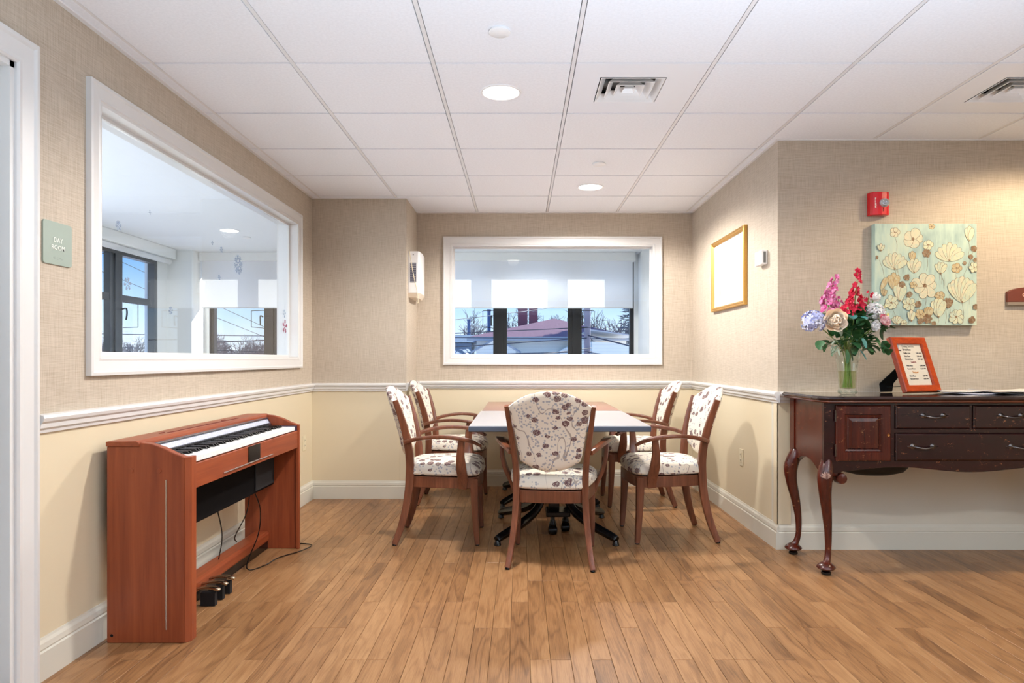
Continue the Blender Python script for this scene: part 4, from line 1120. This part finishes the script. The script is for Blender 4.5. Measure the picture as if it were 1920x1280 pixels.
daisy(825, 695, 40, 5, 4); daisy(570, 835, 105, 7, 0); daisy(965, 540, 30, 5, 3); daisy(940, 605, 24, 4, 3); daisy(975, 632, 20, 4, 3); daisy(890, 655, 16, 4, 3)
tulip(320, 870, 140, .3, 4, 3); tulip(370, 960, 150, .3, 0, 3); daisy(385, 825, 32, 5, 3); daisy(425, 770, 30, 6, 3); daisy(480, 830, 30, 5, 4)
tulip(870, 970, 210, .62, 0, 7); pet(215, 868, -1.1, 110, 50, 4); tulip(240, 920, 60, .4, 4, 3); daisy(300, 972, 58, 7, 1); daisy(690, 915, 40, 6, 4)
tulip(755, 1015, 85, .5, 3, 4); tulip(680, 1090, 160, .35, 1, 4); daisy(445, 985, 55, 7, 1); daisy(445, 905, 28, 5, 3); daisy(515, 985, 34, 6, 3)
tulip(600, 1090, 90, .4, 4, 4); daisy(530, 1065, 40, 6, 4); daisy(590, 1100, 45, 7, 3); daisy(530, 1120, 30, 6, 3); daisy(820, 1085, 62, 7, 1); daisy(975, 1005, 26, 5, 3); daisy(965, 690, 40, 6, 1)
tulip(345, 1145, 70, .7, 0, 5); tulip(460, 1120, 90, .3, 0, 3); daisy(945, 1110, 34, 5, 3); daisy(180, 610, 18, 5, 3); tulip(215, 560, 60, .5, 0, 3); daisy(640, 1138, 22, 5, 3); daisy(400, 1135, 26, 5, 1)
for _ in range(26):
    u, v = rg.uniform(180, 980), rg.uniform(650, 1140); line([(u, v), (u+rg.uniform(-8, 8), v+rg.uniform(30, 90))], 1.6)
def paint(nm, c, c2):
    n = N(nm); v = n.coord(); f = n.noise(n.mapv(v, (45, 45, 30)), 1, 4, .7, 1.5)
    n.col(n.ramp(f, [(.42, lin(c)), (.68, lin(c2))])); n.set(Roughness=.6); return n.m
pmo = pm.build('painted_flowers', [paint('cream_petal', 'd9cfb0', 'b9c8b4'), paint('pale_petal', 'd4d3b0', 'b4c8b8'), paint('sepia_line', '7d6b52', '9a9078'), paint('brown_petal', '7a5636', 'a89474'), paint('ochre_petal', 'bfa678', 'c8c8a8')], parent=cv); pmo['kind'] = 'stuff'

# ---- fire alarm
fa = thing('fire_alarm', (2.098, YR, 1.957), 'red fire alarm strobe on the wall above the painting', 'fire alarm')
ax0, ax1, az0, az1 = 2.043, 2.157, 1.960, 2.096
poly_ = [(ax0, YR), (ax0, 4.012), (ax0+.012, 3.996), (ax0+.04, 3.988), (ax0+.06, 3.986), (ax0+.09, 3.990), (ax1-.006, 3.998), (ax1, 4.012), (ax1, YR)]
MB().prism(poly_, lambda p, q, z: (p, q, z), az0, az1).build('housing', plain('fire_alarm_red', 'd0141e', .2, var=.03), parent=fa, bevel=.004)
scx, scz = 2.118, 2.030
mb = MB()
for r_, y_ in ((.029, 3.989), (.027, 3.980), (.018, 3.972), (.010, 3.976), (.004, 3.968)): pass
mb.lathe([(.030, 3.992), (.028, 3.980), (.019, 3.973), (.012, 3.979), (.002, 3.970)], (scx, 0, scz), 'y', 12, smooth=False)
mb.v = [(x, y, scz+(z-scz)*.88) for x, y, z in mb.v]
mb.build('strobe_lens', plain('strobe_crystal', 'c4cbe0', .08, .6, var=.6, scale=260), parent=fa)
mb = MB()
for k, ch in enumerate('FIRE'): text_into(mb, ch, .017, lambda u, v, w_, k=k: (2.062+u, 3.9868-.002+w_, 2.047-k*.0155+v), 0, .001, 'LEFT', .0006)
mb.build('lettering', plain('white_ink', 'f4eaea', .6), parent=fa)
MB().lathe([(.0015, -.003), (.003, 0)], (2.113, 3.9865, 1.983), 'y', 10).box(2.1123, 2.1137, 3.983, 3.987, 1.990, 1.999).build('sensor_hole', 'black', parent=fa)

# ---- brown plaque at the right edge
X0, X1 = 2.86, 3.10; pts = [(X0, 1.455)]+[(X0+(X1-X0)*i/12, 1.515+.028*math.sin(PI*i/12)**.7) for i in range(13)]+[(X1, 1.455)]
pl_ = thing('wall_plaque', ((X0+X1)/2, YR, 1.44), 'brown arched plaque with pale lettering at the right edge', 'sign')
MB().prism(pts, lambda p, q, y: (p, y, q), 4.02, YR).build('plaque', plain('brown_plaque', '6e3424', .45, var=.12), parent=pl_, bevel=.003)
MB().box(X0, X1, 4.018, YR, 1.436, 1.455).build('lower_strip', plain('taupe_strip', '8a7c6e', .4), parent=pl_)
mb = MB(); text_into(mb, 'C', .030, lambda u, v, w_: (2.945+u, 4.0185-w_, 1.487+v), 0, .001, 'LEFT', .0006); mb.build('lettering', plain('plaque_ink', 'e0b8a4', .6), parent=pl_)

# ---- gilt picture on the side wall
fr_ = lambda u, v, h: (XR-h, u, v)
gp = thing('gilt_picture', (XR, 4.97, 1.485), 'gilt-framed glazed print on the side wall', 'picture')
MB().rings(fr_, 4.58, 5.37, 1.485, 2.020, [(0, 0), (0, .022), (.006, .026), (.014, .020), (.022, .024), (.030, .014), (.034, .010)]).build('frame', 'gold', parent=gp)
mb = MB().rings(fr_, 4.61, 5.34, 1.515, 1.99, [(0, .006), (0, .008)], fill=True); mb.build('mat_board', plain('white_mat_board', 'eeeeea', .7), parent=gp)
n_ = N('faded_print'); v_ = n_.coord(); n_.col(n_.ramp(n_.noise(n_.mapv(v_, (6, 14, 6)), 1, 5, .6), [(.4, lin('c9c6c2')), (.6, lin('e6e4e0'))])); n_.set(Roughness=.7)
MB().rings(fr_, 4.74, 5.21, 1.60, 1.90, [(0, .008), (0, .0085)], fill=True).build('print', n_.m, parent=gp)
MB().rings(fr_, 4.612, 5.338, 1.517, 1.988, [(0, .0115), (0, .012)], fill=True).build('glazing', glassy('picture_glass', (.98, .98, .98), 1.8), parent=gp)
# ---- thermostat
th = thing('thermostat', (XR, 4.26, 1.70), 'small white thermostat box right of the gilt picture', 'thermostat')
MB().box(XR-.042, XR, 4.20, 4.32, 1.702, 1.790).build('housing', 'whiteplastic', parent=th, bevel=.006)
MB().box(XR-.029, XR-.014, 4.196, 4.2005, 1.712, 1.780).build('sensor_strip', plain('smoke_plastic', '70706e', .3), parent=th, bevel=.004)
# ---- outlets
def outlet(x, y, z, s, label):
    t = thing('wall_outlet', (x, y, z-.057), label, 'outlet', 'wall outlets')
    MB().box(x, x+s*.006, y-.035, y+.035, z-.057, z+.057).build('cover_plate', 'ivory', parent=t, bevel=.002)
    for dz in (-.02, .02):
        q = MB().box(x+s*.006, x+s*.009, y-.016, y+.016, z+dz-.014, z+dz+.014).build('socket', 'ivory', parent=t, bevel=.003)
        MB().box(x+s*.009, x+s*.0096, y-.007, y-.005, z+dz-.004, z+dz+.006).box(x+s*.009, x+s*.0096, y+.005, y+.007, z+dz-.004, z+dz+.006).build('slot', 'black', parent=q)
outlet(XR, 4.70, .446, -1, 'ivory outlet low on the right side wall beside the chairs')
outlet(XL, 5.30, .47, 1, 'ivory outlet on the left wall beyond the piano')

# ---- white wall unit on the column side
wu = thing('wall_unit', (XC, 5.78, 1.63), 'white louvred wall unit with a hanging cord, left of the back window', 'wall unit')
poly_ = [(XC, 5.585), (XC+.082, 5.585), (XC+.092, 5.60), (XC+.098, 5.75), (XC+.086, 5.93), (XC+.07, 5.96), (XC, 5.96)]
MB().prism(poly_, lambda p, q, z: (p, q, z), 1.66, 2.00).build('housing', 'whiteplastic', parent=wu, bevel=.004)
MB().loft([[Vector((p, q, 1.66)) for p, q in poly_], [Vector((XC+(p-XC)*.75, q+.02 if q < 5.7 else q-.01, 1.625)) for p, q in poly_]], 0, False).build('bottom_cover', plain('warm_white_plastic', 'e8dcc8', .5), parent=wu)
MB().box(XC+.016, XC+.066, 5.5835, 5.5855, 1.745, 1.905).build('grille_opening', plain('grille_dark', '585a6a', .5), parent=wu)
for k in range(11): MB().box(XC+.014, XC+.068, 5.580, 5.586, 1.748+k*.0145, 1.7525+k*.0145).build('louvre', plain('louvre_grey', 'b4b4bc', .4) if k == 0 else bpy.data.materials['louvre_grey'], parent=wu)
MB().lathe([(.001, -.003), (.004, -.002), (.005, 0)], (XC+.042, 5.585, 1.972), 'y', 12).build('screw', 'pewter', parent=wu)
tag(cord('hanging_cord', [(XC+.012, 5.575, 2.005), (XC+.03, 5.565, 1.90), (XC+.052, 5.565, 1.78), (XC+.075, 5.565, 1.68), (XC+.088, 5.56, 1.60), (XC+.080, 5.56, 1.575), (XC+.075, 5.57, 1.62)], 'white cord looped over the front of the white wall unit', .006, 'ivory'))

# ---- day room sign
sg = thing('room_sign', (XL, 2.472, 1.46), 'pale green square sign reading DAY ROOM beside the doorway', 'sign')
def rr(u0, u1, v0, v1, r_, n=5):
    out = []
    for cx_, cy_, a0 in ((u1-r_, v1-r_, 0), (u0+r_, v1-r_, 90), (u0+r_, v0+r_, 180), (u1-r_, v0+r_, 270)):
        for i in range(n+1): an = math.radians(a0+90*i/n); out.append((cx_+r_*math.cos(an), cy_+r_*math.sin(an)))
    return out
MB().prism(rr(2.396, 2.549, 1.459, 1.612, .010), lambda p, q, x: (x, p, q), XL, XL+.006).build('sign_plate', plain('sage_sign', '94a298', .4, .2), parent=sg)
mb = MB()
for s_, zz in (('DAY', 1.540), ('ROOM', 1.513)): text_into(mb, s_, .024, lambda u, v, w_: (XL+.0068+w_, 2.472+u, zz+v), 0, .0016, 'CENTER', .0004)
mb.build('lettering', plain('sign_letters', 'dfe4dc', .5), parent=sg)
mb = MB()
for i in range(9):
    if i == 3: continue
    for j in range(3):
        if (i*7+j*5) % 3: mb.lathe([(.0012, 0), (.0009, .0006)], (XL+.006, 2.450+i*.0055, 1.480+j*.0028), 'x', 6)
mb.build('braille', plain('braille_dots', '8c968c', .5), parent=sg)

# ---- snowflake clings on the left window
def cling(px, py, r_, label, arms=6, red=False, name='snowflake_sticker'):
    X = XL-.065+.0035; y = X*F/(px-VX); z = CZ+(VY-py)*y/F
    mb = MB()
    for k in range(arms):
        an = k*2*PI/arms+.2; c_, s_ = math.cos(an), math.sin(an)
        def q(u, v): return (X, y+u*c_-v*s_, z+u*s_+v*c_)
        w_ = r_*.07
        mb.loft([[Vector(q(r_*.15, -w_)), Vector(q(r_*.15, w_)), Vector(q(r_, w_)), Vector(q(r_, -w_))], [Vector(q(r_*.15, -w_))+Vector((.0008, 0, 0)), Vector(q(r_*.15, w_))+Vector((.0008, 0, 0)), Vector(q(r_, w_))+Vector((.0008, 0, 0)), Vector(q(r_, -w_))+Vector((.0008, 0, 0))]], 0, False)
        for u in (.45, .7):
            for sg_ in (-1, 1):
                P = [q(u*r_-w_, 0), q(u*r_+w_, 0), q((u+.22)*r_+w_, sg_*r_*.25), q((u+.22)*r_-w_, sg_*r_*.25)]
                mb.loft([[Vector(p) for p in P], [Vector(p)+Vector((.0009, 0, 0)) for p in P]], 0, False)
    return tag(mb.build(name, 'clred' if red else 'cl'), label, 'sticker', 'window stickers on the left window')
M['cl'] = plain('cling_blue_grey', '7f90a8', .4); M['clred'] = plain('cling_magenta', '93224e', .4)
cling(222, 423, .022, 'pale snowflake sticker high on the left part of the left window')
cling(239, 532, .030, 'blue snowflake sticker in front of the black window frame')
cling(447, 496, .060, 'large grey snowflake sticker in front of the roller shade', 8)
cling(415, 468, .018, 'small snowflake sticker above the large grey one')
cling(320, 582, .020, 'small snowflake sticker over the day room pier, left of the lower shade')
cling(281, 398, .010, 'tiny snowflake sticker on the upper middle of the left window', 4)
cling(398, 455, .012, 'tiny snowflake sticker left of the day room ceiling light', 4)
cling(411, 520, .016, 'small pale snowflake sticker left of the large grey one')
cling(534, 612, .050, 'magenta flower sticker at the right end of the left window', 5, True, 'flower_sticker')
cling(533, 588, .030, 'small blue sprig sticker above the magenta flower', 4, False, 'sprig_sticker')

# ================================================================== OUTSIDE
GZ = -4.5
snow = plain('snowy_ground', 'dfe4ee', .8, var=.1, scale=.3)
struct(MB().box(-140, 140, 9.5, 220, GZ-.2, GZ).box(-140, -5.5, -40, 9.5, GZ-.2, GZ).build('ground', snow, loc=(0, 0, GZ)), 'snow covered ground outside')
def siding(nm, c):
    n = N(nm); v = n.n('NewGeometry').outputs['Position']; sp = n.n('SeparateXYZ'); n.l(v, sp.inputs[0])
    f = n.math('FRACT', n.math('MULTIPLY', sp.outputs[2], 7.0)); c = lin(c)
    n.col(n.mix(n.math('LESS_THAN', f, .10), c, tuple(x*.82 for x in c[:3])+(1,))); n.set(Roughness=.6); return n.m
def shingle(nm, c, sc=1):
    n = N(nm); v = n.n('NewGeometry').outputs['Position']
    br = n.n('TexBrick'); n.l(n.mapv(v, (1, 1, 1)), br.inputs['Vector'])
    sp = n.n('SeparateXYZ'); n.l(v, sp.inputs[0]); cb = n.n('CombineXYZ'); n.l(sp.outputs[0], cb.inputs[0]); n.l(n.math('MULTIPLY', sp.outputs[2], 1.0), cb.inputs[1])
    n.l(cb.outputs[0], br.inputs['Vector']); br.inputs['Scale'].default_value = 7*sc
    c = lin(c); br.inputs['Color1'].default_value = c; br.inputs['Color2'].default_value = tuple(x*1.25 for x in c[:3])+(1,); br.inputs['Mortar'].default_value = tuple(x*.55 for x in c[:3])+(1,)
    br.inputs['Mortar Size'].default_value = .03
    n.col(br.outputs[0]); n.set(Roughness=.85); return n.m
HY = 34.0
def h(px, py, y=HY): return at(px, py, y)
hs = thing('house', (2, HY+3, GZ), 'white-sided house with a red shingle hipped roof outside the back window', 'house')
e0 = h(876, 632); e1 = h(1190, 632); ap = h(1043, 598, HY+2.2)
M['siding'] = siding('white_siding', 'fffdf2'); M['shingle'] = shingle('red_shingle', 'a07a88'); M['trimgrey'] = plain('grey_fascia', 'b8bac0', .5)
w0x, w1x = h(893, 0).x, h(1176, 0).x; ze = e0.z
MB().box(w0x, w1x, HY+.3, HY+9, GZ, ze+.02).build('wall', 'siding', parent=hs)
y0_, y1_ = HY-.2, HY+9.4; ax = ap.x; zt = ap.z
rid0 = Vector((ax, HY+4.4, CZ+(VY-597)*(HY+4.4)/F)); rid1 = Vector((ax, HY+5.2, rid0.z))
vs_ = [(e0.x, y0_, ze), (e1.x, y0_, ze), (e1.x, y1_, ze), (e0.x, y1_, ze), tuple(rid0), tuple(rid1)]
MB().add(vs_, [(0, 1, 4), (1, 2, 5, 4), (2, 3, 5), (3, 0, 4, 5), (0, 3, 2, 1)]).build('roof', 'shingle', parent=hs)
MB().box(e0.x, e1.x, y0_-.06, y0_+.05, ze-.18, ze+.02).build('fascia', 'trimgrey', parent=hs)
g0, g1, gt_ = h(893, 655, HY-2), h(967, 655, HY-2), h(930, 636, HY-2)
MB().prism([(g0.x, GZ), (g0.x, g0.z), (gt_.x, gt_.z), (g1.x, g1.z), (g1.x, GZ)], lambda p, q, y: (p, y, q), HY-2, HY+.5).build('gable', 'siding', parent=hs)
mb = MB().sweep([Vector((g0.x-.25, HY-2.1, g0.z-.15)), Vector((gt_.x, HY-2.1, gt_.z+.05)), Vector((g1.x+.25, HY-2.1, g1.z-.15))], .10, n=4, sub=1); mb.build('gable_trim', 'trimgrey', parent=hs)
g0, g1, gt_ = h(1050, 658, HY-2), h(1133, 658, HY-2), h(1095, 634, HY-2)
MB().prism([(g0.x, GZ), (g0.x, g0.z), (gt_.x, gt_.z), (g1.x, g1.z), (g1.x, GZ)], lambda p, q, y: (p, y, q), HY-2, HY+.5).build('gable', 'siding', parent=hs)
MB().sweep([Vector((gt_.x, HY-2.1, gt_.z+.05)), Vector((g1.x+.1, HY-2.1, g1.z-.05))], .22, n=4).build('gable_trim', 'trimgrey', parent=hs)
def brickmat():
    n = N('red_brick'); v = n.n('NewGeometry').outputs['Position']; sp = n.n('SeparateXYZ'); n.l(v, sp.inputs[0]); cb = n.n('CombineXYZ'); n.l(sp.outputs[0], cb.inputs[0]); n.l(sp.outputs[2], cb.inputs[1])
    br = n.n('TexBrick'); n.l(cb.outputs[0], br.inputs['Vector']); br.inputs['Scale'].default_value = 6
    br.inputs['Color1'].default_value = lin('8a3a4a'); br.inputs['Color2'].default_value = lin('74304a'); br.inputs['Mortar'].default_value = lin('b08a9a'); n.col(br.outputs[0]); n.set(Roughness=.9); return n.m
M['brick'] = brickmat()
for (xa, xb, yt, yb) in ((971, 989, 560, 600), (992, 1008, 577, 598)):
    a_, b_ = h(xa, yt, HY+4), h(xb, yb, HY+4)
    c_ = MB().box(a_.x, b_.x, HY+4, HY+4.6, ze+.2, a_.z).build('chimney', 'brick', parent=hs)
    MB().box(a_.x-.06, b_.x+.06, HY+3.94, HY+4.66, a_.z, a_.z+.1).build('chimney_cap', 'trimgrey', parent=c_)
# long lower white building behind, right
hb = thing('outbuilding', (4.5, 30, GZ), 'white building with a low snowy roof at the right of the outside view', 'building')
a_, b_, c_ = at(1110, 622, 31), at(1186, 640, 27), at(1186, 640, 27)
MB().prism([(at(1110, 0, 29).x, GZ), (at(1110, 0, 29).x, at(0, 640, 29).z), (at(1180, 0, 29).x, at(0, 645, 29).z), (at(1172+14, 0, 29).x, GZ)], lambda p, q, y: (p, y, q), 29, 33).build('wall', 'siding', parent=hb)
MB().loft([[Vector((at(1105, 0, 29).x, 28.7, at(0, 617, 28.7).z)), Vector((at(1105, 0, 29).x, 28.7, at(0, 619, 28.7).z)), Vector((at(1105, 0, 29).x, 33.4, at(0, 619, 28.7).z)), Vector((at(1105, 0, 29).x, 33.4, at(0, 617, 28.7).z))],
           [Vector((at(1190, 0, 29).x, 28.7, at(0, 628, 28.7).z)), Vector((at(1190, 0, 29).x, 28.7, at(0, 630, 28.7).z)), Vector((at(1190, 0, 29).x, 33.4, at(0, 630, 28.7).z)), Vector((at(1190, 0, 29).x, 33.4, at(0, 628, 28.7).z))]], 0, False).build('roof_edge', 'trimgrey', parent=hb)
# grey building at left
gb = thing('grey_building', (-3.5, 40, GZ), 'blue-grey building with a shingled roof at the left of the outside view', 'building')
M['greywall'] = siding('slate_siding', '7f93a6'); M['greyroof'] = shingle('slate_shingle', '8fa3b4')
MB().box(at(820, 0, 40).x, at(884, 0, 40).x, 40, 47, GZ, at(0, 643, 40).z).build('wall', 'greywall', parent=gb)
MB().loft([[Vector((at(812, 0, 40).x, 39.6, at(0, 642, 40).z)), Vector((at(900, 0, 40).x, 39.6, at(0, 642, 40).z)), Vector((at(900, 0, 40).x, 47.4, at(0, 642, 40).z)), Vector((at(812, 0, 40).x, 47.4, at(0, 642, 40).z))],
           [Vector((at(826, 0, 40).x, 41.5, at(0, 626, 40).z)), Vector((at(886, 0, 40).x, 41.5, at(0, 626, 40).z)), Vector((at(886, 0, 40).x, 45.5, at(0, 626, 40).z)), Vector((at(826, 0, 40).x, 45.5, at(0, 626, 40).z))]], 0, False).build('roof', 'greyroof', parent=gb)
for px_, yt in ((870.5, 592), (917, 580)):
    p = at(px_, yt, 39); MB().lathe([(.10, at(0, 640, 39).z), (.10, p.z-.1), (.13, p.z-.1), (.13, p.z)], (p.x, 42.5 if px_ < 900 else 39, 0), 'z', 12).build('flue', plain('flue_blue', '4a6a9a', .5) if px_ < 900 else bpy.data.materials['flue_blue'], parent=gb)
# utility pole and wires
pp_ = at(1101, 0, 15); 
up = thing('utility_pole', (pp_.x, 15, GZ), 'weathered grey utility pole outside the back window', 'pole')
mb = MB(); mb.sweep([(pp_.x-.06, 15, GZ), (pp_.x, 15, 1.2), (pp_.x+.04, 15, 5.5)], [.17, .14, .12], n=14); mb.build('pole_shaft', plain('weathered_pole', '8f8a98', .9, var=.3, scale=4), parent=up)
MB().box(pp_.x-1, pp_.x+1, 14.94, 15.06, 4.6, 4.75).build('crossarm', plain('pole_arm', '6a6470', .9), parent=up)
M['wire'] = plain('black_wire', '1e2c44', .6)
def wire(px0_, py0_, y0w, px1_, py1_, y1w, label, r_=.018, sag=.1):
    a_ = at(px0_, py0_, y0w); b_ = at(px1_, py1_, y1w); dd_ = b_-a_
    if px0_ < 1090: a_ = a_-dd_*1.2
    if px1_ < 950 or px0_ > 1090: b_ = b_+dd_*1.5
    m_ = (a_+b_)/2-Vector((0, 0, sag))
    tag(MB().sweep([a_, m_, b_], r_, n=5, sub=8).build('overhead_wire', 'wire'), label, 'wire', 'overhead wires')
wl = ['uppermost thin overhead wire crossing the sky left of the red roof', 'thick overhead wire crossing the red roof', 'overhead wire crossing the white siding under the eave', 'low overhead wire in front of the gables', 'lowest overhead wire sagging in front of the gables']
ws = [(830, 600, 12, 935, 588, 14), (800, 625, 13, 1110, 613, 15), (800, 652, 13, 1108, 633, 15), (880, 663, 13, 1110, 659, 15), (900, 664, 12.5, 1110, 652, 15)]
for k, (q, l) in enumerate(zip(ws, wl)): wire(*q, l, .020 if k != 0 else .012, .12 if k == 4 else .02)
wire(1100, 628, 15, 1200, 652, 13, 'overhead wire sloping down to the right of the utility pole', .03, .01)
wire(1100, 660, 15, 1190, 672, 13, 'low overhead wire right of the utility pole', .02, .01)
wl = ['topmost overhead wire over the day room corner window', 'second overhead wire over the day room corner window', 'steep overhead wire crossing the upper corner panes', 'overhead wire crossing the lower corner panes', 'overhead wire just above the distant treetops', 'lowest overhead wire among the distant treetops']
for q, l in zip([(100, 430, 22, 560, 640, 30), (100, 470, 22, 560, 655, 30), (150, 470, 18, 330, 475, 18), (100, 558, 20, 640, 560, 20), (100, 622, 20, 640, 628, 20), (100, 645, 20, 640, 660, 20)], wl): wire(*q, l, .022, .05)
# trees
def tree_mesh(seed, H, depth_=6, spread=.7, r0=.14, leafy=False):
    rg = random.Random(seed); mb = MB()
    def br(p, d, L, r_, k):
        q = p+d*L
        u = d.orthogonal().normalized(); v = d.cross(u)
        r1 = r_*.68; ns = 4 if k > 1 else 3
        mb.loft([[p+(u*math.cos(2*PI*j/ns)+v*math.sin(2*PI*j/ns))*r_ for j in range(ns)], [q+(u*math.cos(2*PI*j/ns)+v*math.sin(2*PI*j/ns))*r1 for j in range(ns)]], 0, False, True, False)
        if k == 0: return
        for i in range(3 if k < depth_ else 4):
            nd = (d+rnddir(rg)*spread+Vector((0, 0, .10))).normalized()
            br(p+d*L*rg.uniform(.65, 1), nd, L*rg.uniform(.62, .82), r1, k-1)
    br(Vector((0, 0, 0)), Vector((0, 0, 1)), H*.30, r0, depth_)
    return mb
M['bark'] = plain('winter_bark', '6c6872', .9, var=.3, scale=3)
def tree(x, y, src, label, s=1.0, group='bare winter trees'):
    if isinstance(src, MB): o = src.build('bare_tree', 'bark', loc=(0, 0, 0))
    else: o = src.copy(); C.objects.link(o)
    o.location = (x, y, GZ); o.scale = (s, s, s); o.rotation_euler = (0, 0, (x*7.3) % 6.28)
    tag(o, label, 'tree', group); return o
tA = tree(-1.5, 48, tree_mesh(4, 11.0, 6), 'bare winter tree behind the left slope of the red roof')
tree(1.8, 52, tA, 'bare winter tree rising behind the peak of the red roof', 1.1)
tree(3.9, 47, tA, 'bare winter tree behind the right slope of the red roof', .98)
tree(6.6, 44, tA, 'bare winter tree beyond the utility pole', 1.05)
tB = tree(-12, 46, tree_mesh(9, 6.6, 7, .75, .12), 'low bare tree on the horizon behind the lowered shade window', .95)
k = 0
for i in range(24):
    x = -50+i*1.75; y = 55+(i*13) % 9
    tree(x, y, tB, 'distant bare tree in the row on the horizon beyond the day room windows', 1.22+.08*((i*7) % 3))
# evergreen
M['needle'] = plain('evergreen_needles', '76808a', .9, var=.4, scale=3)
ev = thing('evergreen_tree', (7.0, 38, GZ), 'grey-green evergreen at the right of the outside view', 'tree')
mb = MB().sweep([(7.0, 38, GZ), (7.0, 38, 3), (7.1, 38, 6)], [.5, .3, .1], n=8); mb.build('trunk', 'bark', parent=ev)
rg = random.Random(31); mb = MB()
for i in range(2600):
    z = rg.uniform(-1, 6.5); R_ = 2.9*(1-(z+1)/9); an = rg.uniform(0, 2*PI); rad = R_*rg.uniform(.3, 1)
    p = Vector((7.0+rad*math.cos(an), 38+rad*math.sin(an), z-.15*rad)); d = Vector((math.cos(an), math.sin(an), rg.uniform(-.3, .5))).normalized()
    s = d.cross(Vector((0, 0, 1))).normalized()*.05; mb.add([p-s, p+s, p+d*.42], [(0, 1, 2)]); mb.add([p, p+Vector((0, 0, .08)), p+d*.3+s*5], [(0, 1, 2)])
q = mb.build('needles', 'needle', parent=ev); q['kind'] = 'stuff'
sc_ = at(862, 672, 30); sh = thing('snowy_shrub', (sc_.x, 30, GZ), 'tall snow-laden shrub in front of the grey building', 'shrub')
MB().sweep([(sc_.x, 30, GZ), (sc_.x, 30, sc_.z+.2)], .12, n=6).build('stem', 'bark', parent=sh)
mb = MB(); rg = random.Random(3)
for i in range(520):
    d = rnddir(rg); zz = rg.random(); p = Vector((sc_.x, 30, sc_.z-zz*4.2))+Vector((d.x, d.y, d.z*.8))*(.75+zz*.3)*rg.uniform(.6, 1); s_ = .09
    u = d.orthogonal().normalized()*s_; v = d.cross(u); mb.add([p-u-v, p+u-v, p+u+v, p-u+v], [(0, 1, 2, 3)])
mb.build('snowy_foliage', plain('snow_clump', 'f2f5fa', .8), parent=sh)['kind'] = 'stuff'
